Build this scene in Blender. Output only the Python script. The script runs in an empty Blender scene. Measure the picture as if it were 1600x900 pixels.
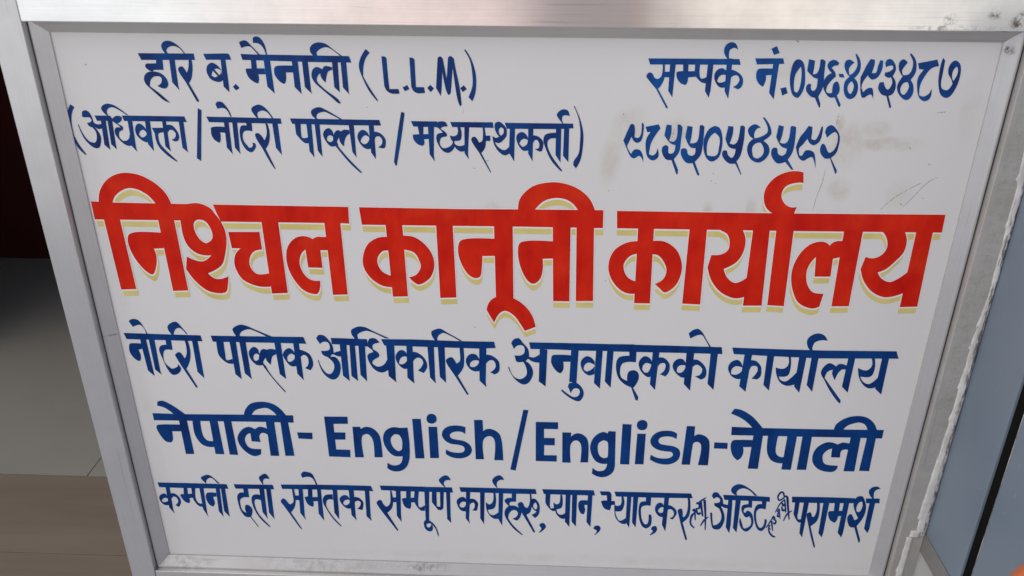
import bpy, bmesh, math, random
from mathutils import Vector, Matrix
from mathutils.geometry import delaunay_2d_cdt

C = bpy.context.scene.collection
R = math.radians
rng = random.Random(7)

# ------------------------------------------------------------------ camera
cam_d = bpy.data.cameras.new("camera")
cam = bpy.data.objects.new("camera", cam_d)
C.objects.link(cam)
# rows: world axes seen in camera space (x right, y down, z forward)
RW = Matrix(((0.99924702, 0.03857942, 0.00412672),
             (0.02075897, -0.44174009, -0.89690287),
             (-0.03277906, 0.89631318, -0.44220834)))
right, down, fwd = RW[0], RW[1], RW[2]
m = Matrix.Identity(4)
for i in range(3):
    m[i][0], m[i][1], m[i][2] = right[i], -down[i], -fwd[i]
m[0][3], m[1][3], m[2][3] = 0.4759089, -0.82442286, 0.80370576
cam.matrix_world = m
cam_d.sensor_width = 36.0
cam_d.lens = 1328.2766 / 1600 * 36.0
cam_d.clip_start, cam_d.clip_end = 0.01, 200
cam_d.dof.use_dof = True
cam_d.dof.focus_distance = 0.95
cam_d.dof.aperture_fstop = 12.5
bpy.context.scene.camera = cam

# ------------------------------------------------------------------ light
SUN_EL, SUN_AZ = 50, 232          # azimuth measured from +y towards +x
wd = bpy.data.worlds.new("World")
bpy.context.scene.world = wd
wd.use_nodes = True
wn, wl = wd.node_tree.nodes, wd.node_tree.links
bg = wn["Background"]
sky = wn.new("ShaderNodeTexSky")
sky.sky_type = 'NISHITA'
sky.sun_disc = False
sky.sun_elevation = R(SUN_EL)
sky.sun_rotation = R(SUN_AZ)
sky.air_density, sky.dust_density, sky.ozone_density = 1.0, 2.0, 1.5
BG = 0.10
bg.inputs[1].default_value = BG
# colour band added to the sky to shape the frame's reflections, standing for street facades,
# by compass bearing from the front (degrees, positive to the right) as seen from the sign
SKY_BAND = [(-178, (0.25, 0.25, 0.25)), (-100, (0.45, 0.50, 0.56)), (-60, (0.80, 0.88, 0.98)), (-24, (1.12, 1.15, 1.16)),
          (-15, (1.12, 0.98, 0.93)), (-10, (1.10, 0.90, 0.86)), (-3, (0.98, 0.78, 0.75)), (0, (0.38, 0.32, 0.31)), (6, (0.36, 0.30, 0.29)),
          (10, (1.15, 1.02, 0.93)), (17, (1.22, 1.12, 1.03)), (27, (0.98, 0.96, 0.93)), (60, (0.72, 0.76, 0.82)),
          (100, (0.45, 0.50, 0.56)), (178, (0.25, 0.25, 0.25))]
SKY_BAND_K = 1.10


def wnode(kind, **kw):
    k = wn.new(kind)
    for a, b in kw.items():
        setattr(k, a, b)
    return k


def wmath(op, a, b=None):
    k = wnode("ShaderNodeMath", operation=op)
    for i, x in enumerate((a, b)):
        if isinstance(x, (int, float)):
            k.inputs[i].default_value = x
        elif x is not None:
            wl.new(x, k.inputs[i])
    return k.outputs[0]


def wrange(v, a, b, c, d):
    k = wnode("ShaderNodeMapRange", interpolation_type='SMOOTHSTEP')
    for i, x in enumerate((a, b, c, d)):
        k.inputs[i + 1].default_value = x
    wl.new(v, k.inputs[0])
    return k.outputs[0]


def wmix(f, a, b):
    k = wnode("ShaderNodeMix", data_type='RGBA')
    for x, i in ((f, 0), (a, 6), (b, 7)):
        if isinstance(x, tuple):
            k.inputs[i].default_value = (*x, 1)
        else:
            wl.new(x, k.inputs[i])
    return k.outputs[2]


tc = wnode("ShaderNodeTexCoord")
sep = wnode("ShaderNodeSeparateXYZ")
wl.new(tc.outputs["Generated"], sep.inputs[0])
dx_, dy_, dz_ = sep.outputs
az = wmath('ADD', wmath('DIVIDE', wmath('ARCTAN2', dx_, wmath('MULTIPLY', dy_, -1.0)), 2 * math.pi), 0.5)
ramp = wnode("ShaderNodeValToRGB")
el = ramp.color_ramp.elements
while len(el) > 1:
    el.remove(el[0])
for i, (dg, colr_) in enumerate(SKY_BAND):
    if i == 0:
        el[0].position = 0.5 + dg / 360.0
    e_ = el[0] if i == 0 else el.new(0.5 + dg / 360.0)
    e_.color = (*[c / 2.0 for c in colr_], 1)
wl.new(az, ramp.inputs[0])
sc_ = wnode("ShaderNodeVectorMath", operation='SCALE')
sc_.inputs["Scale"].default_value = 2.0 * SKY_BAND_K / BG
wl.new(ramp.outputs[0], sc_.inputs[0])
low = wmix(wrange(dz_, -0.55, -0.25, 0, 1), (0.42 / BG, 0.40 / BG, 0.38 / BG), sc_.outputs[0])
allc = wmix(wrange(dz_, 0.18, 0.40, 0, 1), low, sky.outputs[0])
wl.new(allc, bg.inputs[0])

sd = bpy.data.lights.new("sun", 'SUN')
sd.energy, sd.angle, sd.color = 0.8, R(60), (1.0, 0.965, 0.92)
sun = bpy.data.objects.new("sun", sd)
C.objects.link(sun)
dv = Vector((math.sin(R(SUN_AZ)) * math.cos(R(SUN_EL)), math.cos(R(SUN_AZ)) * math.cos(R(SUN_EL)), math.sin(R(SUN_EL))))
sun.rotation_euler = dv.to_track_quat('Z', 'Y').to_euler()

vs = bpy.context.scene.view_settings
vs.view_transform, vs.look, vs.exposure, vs.gamma = 'Standard', 'None', 0.0, 1.0
vs.use_curve_mapping = False


# ------------------------------------------------------------------ helpers
def link(o, parent=None):
    C.objects.link(o)
    if parent:
        o.parent = parent
    return o


def tag(o, label=None, cat=None, group=None, kind=None):
    for k, v in (("label", label), ("category", cat), ("group", group), ("kind", kind)):
        if v:
            o[k] = v
    return o


def mesh_obj(name, bm, mat, parent=None, smooth=False):
    bmesh.ops.recalc_face_normals(bm, faces=bm.faces[:])
    me = bpy.data.meshes.new(name)
    bm.to_mesh(me)
    bm.free()
    me.materials.append(mat)
    if smooth:
        for p in me.polygons:
            p.use_smooth = True
    return link(bpy.data.objects.new(name, me), parent)


def empty(name, loc=(0, 0, 0)):
    o = bpy.data.objects.new(name, None)
    o.empty_display_size = 0.05
    o.location = loc
    return link(o)


def box(bm, x0, x1, y0, y1, z0, z1, bev=0.0):
    vs_ = [bm.verts.new((x, y, z)) for z in (z0, z1) for y in (y0, y1) for x in (x0, x1)]
    fs = [(0, 1, 3, 2), (4, 6, 7, 5), (0, 4, 5, 1), (2, 3, 7, 6), (0, 2, 6, 4), (1, 5, 7, 3)]
    faces = [bm.faces.new([vs_[i] for i in f]) for f in fs]
    if bev:
        edges = list({e for f in faces for e in f.edges})
        bmesh.ops.bevel(bm, geom=edges, offset=bev, segments=2, profile=0.6, affect='EDGES')


def sweep(bm, prof, a, b, frame):
    """profile points (u,v) swept between stations a and b; frame(u,v,t)->xyz"""
    ra = [bm.verts.new(frame(u, v, a(u))) for u, v in prof]
    rb = [bm.verts.new(frame(u, v, b(u))) for u, v in prof]
    n = len(prof)
    for i in range(n):
        j = (i + 1) % n
        bm.faces.new((ra[i], ra[j], rb[j], rb[i]))
    bm.faces.new(ra)
    bm.faces.new(rb[::-1])


class Mat:
    def __init__(s, name, color=(0.5, 0.5, 0.5), rough=0.5, metal=0.0, spec=0.5, coat=0.0):
        s.m = bpy.data.materials.new(name)
        s.m.use_nodes = True
        s.n, s.l = s.m.node_tree.nodes, s.m.node_tree.links
        s.b = s.n["Principled BSDF"]
        s.b.inputs["Base Color"].default_value = (*color, 1)
        s.b.inputs["Roughness"].default_value = rough
        s.b.inputs["Metallic"].default_value = metal
        s.b.inputs["Specular IOR Level"].default_value = spec
        s.b.inputs["Coat Weight"].default_value = coat
        s.tc = s.n.new("ShaderNodeTexCoord")
        s.obj = s.tc.outputs["Object"]

    def mapping(s, scale, rot=(0, 0, 0), loc=(0, 0, 0)):
        k = s.n.new("ShaderNodeMapping")
        k.inputs["Scale"].default_value = scale
        k.inputs["Rotation"].default_value = rot
        k.inputs["Location"].default_value = loc
        s.l.new(s.obj, k.inputs[0])
        return k.outputs[0]

    def noise(s, scale=5, detail=3, vec=None, rough=0.5, dist=0.0):
        k = s.n.new("ShaderNodeTexNoise")
        k.inputs["Scale"].default_value = scale
        k.inputs["Detail"].default_value = detail
        k.inputs["Roughness"].default_value = rough
        k.inputs["Distortion"].default_value = dist
        s.l.new(vec or s.obj, k.inputs["Vector"])
        return k.outputs["Fac"]

    def rng(s, v, a, b, c=0.0, d=1.0, smooth=False):
        k = s.n.new("ShaderNodeMapRange")
        if smooth:
            k.interpolation_type = 'SMOOTHSTEP'
        for i, x in enumerate((a, b, c, d)):
            k.inputs[i + 1].default_value = x
        s.l.new(v, k.inputs[0])
        return k.outputs[0]

    def math(s, op, a, b=None):
        k = s.n.new("ShaderNodeMath")
        k.operation = op
        for i, x in enumerate((a, b)):
            if x is None:
                continue
            if isinstance(x, (int, float)):
                k.inputs[i].default_value = x
            else:
                s.l.new(x, k.inputs[i])
        return k.outputs[0]

    def mix(s, f, a, b):
        k = s.n.new("ShaderNodeMix")
        k.data_type = 'RGBA'
        for x, i in ((f, 0), (a, 6), (b, 7)):
            if isinstance(x, (int, float)):
                k.inputs[i].default_value = x
            elif isinstance(x, tuple):
                k.inputs[i].default_value = (*x, 1)
            else:
                s.l.new(x, k.inputs[i])
        return k.outputs[2]

    def color(s, v):
        s.l.new(v, s.b.inputs["Base Color"])
        return s

    def rough(s, v):
        s.l.new(v, s.b.inputs["Roughness"])
        return s

    def bump(s, h, strength=0.2, dist=0.001):
        k = s.n.new("ShaderNodeBump")
        k.inputs["Strength"].default_value = strength
        k.inputs["Distance"].default_value = dist
        s.l.new(h, k.inputs["Height"])
        s.l.new(k.outputs[0], s.b.inputs["Normal"])
        return s

    def blob(s, x, z, rx, rz, rot=0.0):
        """soft elliptic mask on the xz plane, centre in metres"""
        k = s.n.new("ShaderNodeMapping")
        k.vector_type = 'TEXTURE'
        k.inputs["Location"].default_value = (x, 0, z)
        k.inputs["Rotation"].default_value = (0, R(rot), 0)
        k.inputs["Scale"].default_value = (rx, 1e3, rz)
        s.l.new(s.obj, k.inputs[0])
        ln = s.n.new("ShaderNodeVectorMath")
        ln.operation = 'LENGTH'
        s.l.new(k.outputs[0], ln.inputs[0])
        return s.rng(ln.outputs["Value"], 0.25, 1.0, 1.0, 0.0, True)


# ------------------------------------------------------------------ materials
def panel_mat():
    M = Mat("white_board_paint", (0.74, 0.73, 0.72), 0.42, spec=0.12)
    tone = M.rng(M.noise(3.0, 3), 0.3, 0.7)
    base = M.mix(tone, (0.75, 0.735, 0.71), (0.785, 0.77, 0.745))
    grime = None
    n1 = M.rng(M.noise(38, 5, rough=0.7), 0.42, 0.72)
    for x, z, rx, rz, rot, k in GRIME:
        b = M.math('MULTIPLY', M.blob(x, z, rx, rz, rot), k)
        grime = b if grime is None else M.math('MAXIMUM', grime, b)
    g = M.math('MULTIPLY', grime, M.math('ADD', M.math('MULTIPLY', n1, 0.8), 0.2))
    col = M.mix(g, base, (0.43, 0.34, 0.20))
    v = M.n.new("ShaderNodeTexVoronoi")
    v.inputs["Scale"].default_value = 26
    M.l.new(M.obj, v.inputs["Vector"])
    sp = M.math('MULTIPLY', M.rng(v.outputs["Distance"], 0.014, 0.03, 1, 0),
                M.rng(M.noise(9, 1), 0.56, 0.6))
    col = M.mix(M.math('MULTIPLY', sp, 0.55), col, (0.25, 0.22, 0.19))
    M.color(col)
    M.bump(M.math("ADD", M.noise(160, 2), M.math("MULTIPLY", M.noise(9, 2), 6.0)), 0.05, 0.0006)
    return M


def paint_mat(name, lo, hi, sx, sz, rough=0.3, seed=0.0):
    M = Mat(name, hi, rough, spec=0.10)
    st = M.noise(1.0, 3, M.mapping((sx, 30, sz), loc=(seed, 0, seed)), 0.6)
    big = M.noise(26, 2, M.mapping((1, 1, 1), loc=(seed, 3, 0)))
    f = M.rng(M.math('ADD', M.math('MULTIPLY', st, 0.5), M.math('MULTIPLY', big, 0.5)), 0.34, 0.66)
    M.color(M.mix(f, lo, hi))
    M.bump(st, 0.25, 0.0004)
    return M


def alu_mat(name, along, tint=(0.66, 0.66, 0.66), rough=0.34, aniso=0.7, blobs=(), metallic=0.55, mottle=0.22):
    M = Mat(name, tint, rough, metal=metallic)
    sc = (6, 300, 900) if along == 'x' else (900, 300, 6)
    streak = M.noise(1.0, 3, M.mapping(sc), 0.6)
    cloud = M.rng(M.noise(14, 4, rough=0.65), 0.35, 0.7)
    a = tuple(c * 0.93 for c in tint)
    col = M.mix(M.rng(streak, 0.3, 0.7), a, tint)
    col = M.mix(M.math('MULTIPLY', cloud, mottle), col, (tint[0] * 0.64, tint[1] * 0.61, tint[2] * 0.56))
    scr = M.rng(M.noise(1.0, 2, M.mapping((7, 40, 260) if along == 'x' else (260, 40, 7), loc=(3, 1, 2)), 0.5), 0.68, 0.72)
    col = M.mix(M.math('MULTIPLY', scr, 0.3), col, tuple(c * 0.55 for c in tint))
    fine = M.rng(M.noise(120, 5, rough=0.75), 0.45, 0.62)
    metal = None
    for x, z, rx, rz, rot, k in blobs:
        b = M.math('MULTIPLY', M.math('MULTIPLY', M.blob(x, z, rx, rz, rot), k), fine)
        col = M.mix(b, col, (0.10, 0.075, 0.055))
        metal = b if metal is None else M.math('MAXIMUM', metal, b)
    M.color(col)
    if metal is not None:
        M.l.new(M.math('SUBTRACT', metallic, metal), M.b.inputs["Metallic"])
    M.rough(M.rng(cloud, 0, 1, rough - 0.02, rough + 0.05))
    M.b.inputs["Anisotropic"].default_value = aniso
    t = M.n.new("ShaderNodeCombineXYZ")
    t.inputs[1].default_value = 0.7
    t.inputs[2 if along == 'x' else 0].default_value = 0.7    # roughest across the brushing
    M.l.new(t.outputs[0], M.b.inputs["Tangent"])
    return M


# grime on the board: x, z, radius x, radius z, rotation, strength (metres)
GRIME = [
    (0.775, 0.560, 0.022, 0.030, 10, 0.55), (0.815, 0.563, 0.045, 0.010, 0, 0.60),
    (0.800, 0.578, 0.020, 0.012, 0, 0.50), (0.775, 0.515, 0.016, 0.016, 20, 0.55),
    (0.835, 0.510, 0.016, 0.022, 15, 0.45), (0.765, 0.583, 0.006, 0.012, 0, 0.9),
    (0.560, 0.575, 0.022, 0.030, 25, 0.45), (0.607, 0.572, 0.018, 0.020, 0, 0.5),
    (0.545, 0.545, 0.015, 0.040, 10, 0.35), (0.690, 0.493, 0.008, 0.020, 0, 0.4),
    (0.646, 0.487, 0.007, 0.016, 0, 0.5), (0.700, 0.635, 0.030, 0.014, 0, 0.30),
    (0.425, 0.488, 0.012, 0.012, 0, 0.35), (0.015, 0.30, 0.010, 0.40, 0, 0.14),
    (0.885, 0.60, 0.012, 0.05, 0, 0.18), (0.55, 0.012, 0.5, 0.012, 0, 0.18),
]

M_panel = panel_mat()
M_blue = paint_mat("blue_sign_paint", (0.003, 0.026, 0.135), (0.003, 0.058, 0.245), 60, 22, 0.38)
M_blue_top = paint_mat("violet_blue_sign_paint", (0.010, 0.022, 0.110), (0.006, 0.066, 0.26), 60, 16, 0.35, 2.0)
M_blue_num = paint_mat("sheen_blue_sign_paint", (0.010, 0.030, 0.15), (0.005, 0.095, 0.35), 50, 14, 0.35, 5.0)  # same blue, lightened: reflected brightness on the digits put into the colour
M_red = paint_mat("red_sign_paint", (0.56, 0.008, 0.004), (0.74, 0.026, 0.007), 60, 20, 0.36, 1.0)
_or = M_red.rng(M_red.noise(17, 3, M_red.mapping((1, 1, 1), loc=(9, 2, 4))), 0.56, 0.74)
M_red.color(M_red.mix(M_red.math('MULTIPLY', _or, 0.35), M_red.b.inputs['Base Color'].links[0].from_socket, (0.80, 0.075, 0.018)))
M_cream = paint_mat("cream_sign_paint", (0.66, 0.55, 0.18), (0.76, 0.65, 0.27), 30, 22, 0.4, 4.0)
M_white = Mat("white_outline_paint", (0.84, 0.82, 0.80), 0.34)
M_scuff = Mat("grey_brown_scuff", (0.46, 0.42, 0.37), 0.6)
M_scuff.l.new(M_scuff.rng(M_scuff.noise(260, 4, rough=0.8), 0.40, 0.60), M_scuff.b.inputs["Alpha"])

M_alu_v = alu_mat("brushed_aluminium_upright", 'z')
M_alu_h = alu_mat("brushed_aluminium_bar", 'x', (0.88, 0.87, 0.86), 0.22, 0.95,
                  [(0.905, 0.684, 0.016, 0.010, -25, 1.6), (0.878, 0.688, 0.008, 0.005, 0, 1.3),
                   (0.84, 0.683, 0.008, 0.008, 0, 0.9), (0.845, 0.676, 0.05, 0.004, 0, 0.7)], 1.0)
M_alu_right = alu_mat("weathered_aluminium", 'z', (0.60, 0.58, 0.545), 0.5, 0.3,
                      [(0.932, 0.45, 0.02, 0.4, 0, 0.3)], 0.35, 0.6)
M_bead_v = alu_mat("aluminium_bead_upright", 'z', (0.62, 0.61, 0.61), 0.42, 0.4,
                   [(0.905, 0.655, 0.006, 0.006, 0, 1.3), (-0.008, 0.33, 0.012, 0.002, 0, 0.8)])
M_bead_h = alu_mat("aluminium_bead_bar", 'x', (0.62, 0.60, 0.58), 0.42, 0.4,
                   [(0.02, -0.008, 0.05, 0.012, 0, 0.35), (0.20, -0.006, 0.12, 0.012, 0, 0.25),
                    (0.33, -0.004, 0.05, 0.01, 0, 0.55)])
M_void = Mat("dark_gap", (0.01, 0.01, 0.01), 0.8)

# ------------------------------------------------------------------ the sign board
W, H = 0.900, 0.6615
FR = -0.017                      # front face of the frame (y)
sign = empty("sign_board", (0.45, 0.0, -0.05))
tag(sign, "white hand painted sign board with blue and red lettering in an aluminium frame", "sign")
OFF = Vector((0.45, 0.0, -0.05))


def child(o, p=sign):
    o.parent = p
    if p is sign:
        o.matrix_parent_inverse = Matrix.Translation(-OFF)
    return o


bm = bmesh.new()
box(bm, -0.012, W + 0.012, 0.0, 0.004, -0.012, H + 0.012)
panel = child(mesh_obj("panel", bm, M_panel.m))

bm = bmesh.new()
box(bm, -0.03, W + 0.03, 0.0046, 0.0075, -0.03, H + 0.03)
child(mesh_obj("backing", bm, M_void.m))

# glazing beads, mitred: u = distance outwards from the visible edge, v = height (towards the viewer)
BEAD = [(0.0, 0.0006), (0.0, 0.0018), (0.0118, 0.0098), (0.0128, 0.0100), (0.0134, 0.0088), (0.0147, 0.0086), (0.0147, 0.0006)]
GAP = 0.0164
for nm, mat, frame, a, b in (
        ("glazing_bead", M_bead_v, lambda u, v, t: (-u, -v, t), lambda u: -u, lambda u: H + u),
        ("glazing_bead", M_bead_v, lambda u, v, t: (W + u, -v, t), lambda u: -u, lambda u: H + u),
        ("glazing_bead", M_bead_h, lambda u, v, t: (t, -v, -u), lambda u: -u, lambda u: W + u),
        ("glazing_bead", M_bead_h, lambda u, v, t: (t, -v, H + u), lambda u: -u, lambda u: W + u)):
    bm = bmesh.new()
    sweep(bm, BEAD, a, b, frame)
    child(mesh_obj(nm, bm, mat.m))

# near-black strips painting shade into the slit between the beads and the frame
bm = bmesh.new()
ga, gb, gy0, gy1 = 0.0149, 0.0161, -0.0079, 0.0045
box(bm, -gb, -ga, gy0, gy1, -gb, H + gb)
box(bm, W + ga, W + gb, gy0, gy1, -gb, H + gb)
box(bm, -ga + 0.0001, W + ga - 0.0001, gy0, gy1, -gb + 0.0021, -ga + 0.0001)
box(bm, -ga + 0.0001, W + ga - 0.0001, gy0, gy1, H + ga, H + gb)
child(mesh_obj("slit_shade", bm, M_void.m))

# frame members (uprights run through, bars butt between them)
bm = bmesh.new(); box(bm, -0.0465, -GAP + 0.0005, FR, 0.030, -0.09, H + 0.070, 0.0010)
child(mesh_obj("frame_upright", bm, M_alu_v.m))
bm = bmesh.new(); box(bm, W + GAP, 0.9462, FR, 0.030, -0.09, H + 0.0108, 0.0010)
child(mesh_obj("frame_upright", bm, M_alu_right.m))
bm = bmesh.new(); box(bm, -GAP + 0.0012, 0.975, FR - 0.0008, 0.030, H + 0.0118, H + 0.062, 0.0010)
child(mesh_obj("frame_bar", bm, M_alu_h.m))
bm = bmesh.new(); box(bm, -GAP + 0.0012, W + GAP - 0.0007, FR + 0.0005, 0.030, -0.055, -0.0145, 0.0010)
child(mesh_obj("frame_bar", bm, M_alu_v.m if False else M_alu_h.m))

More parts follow.
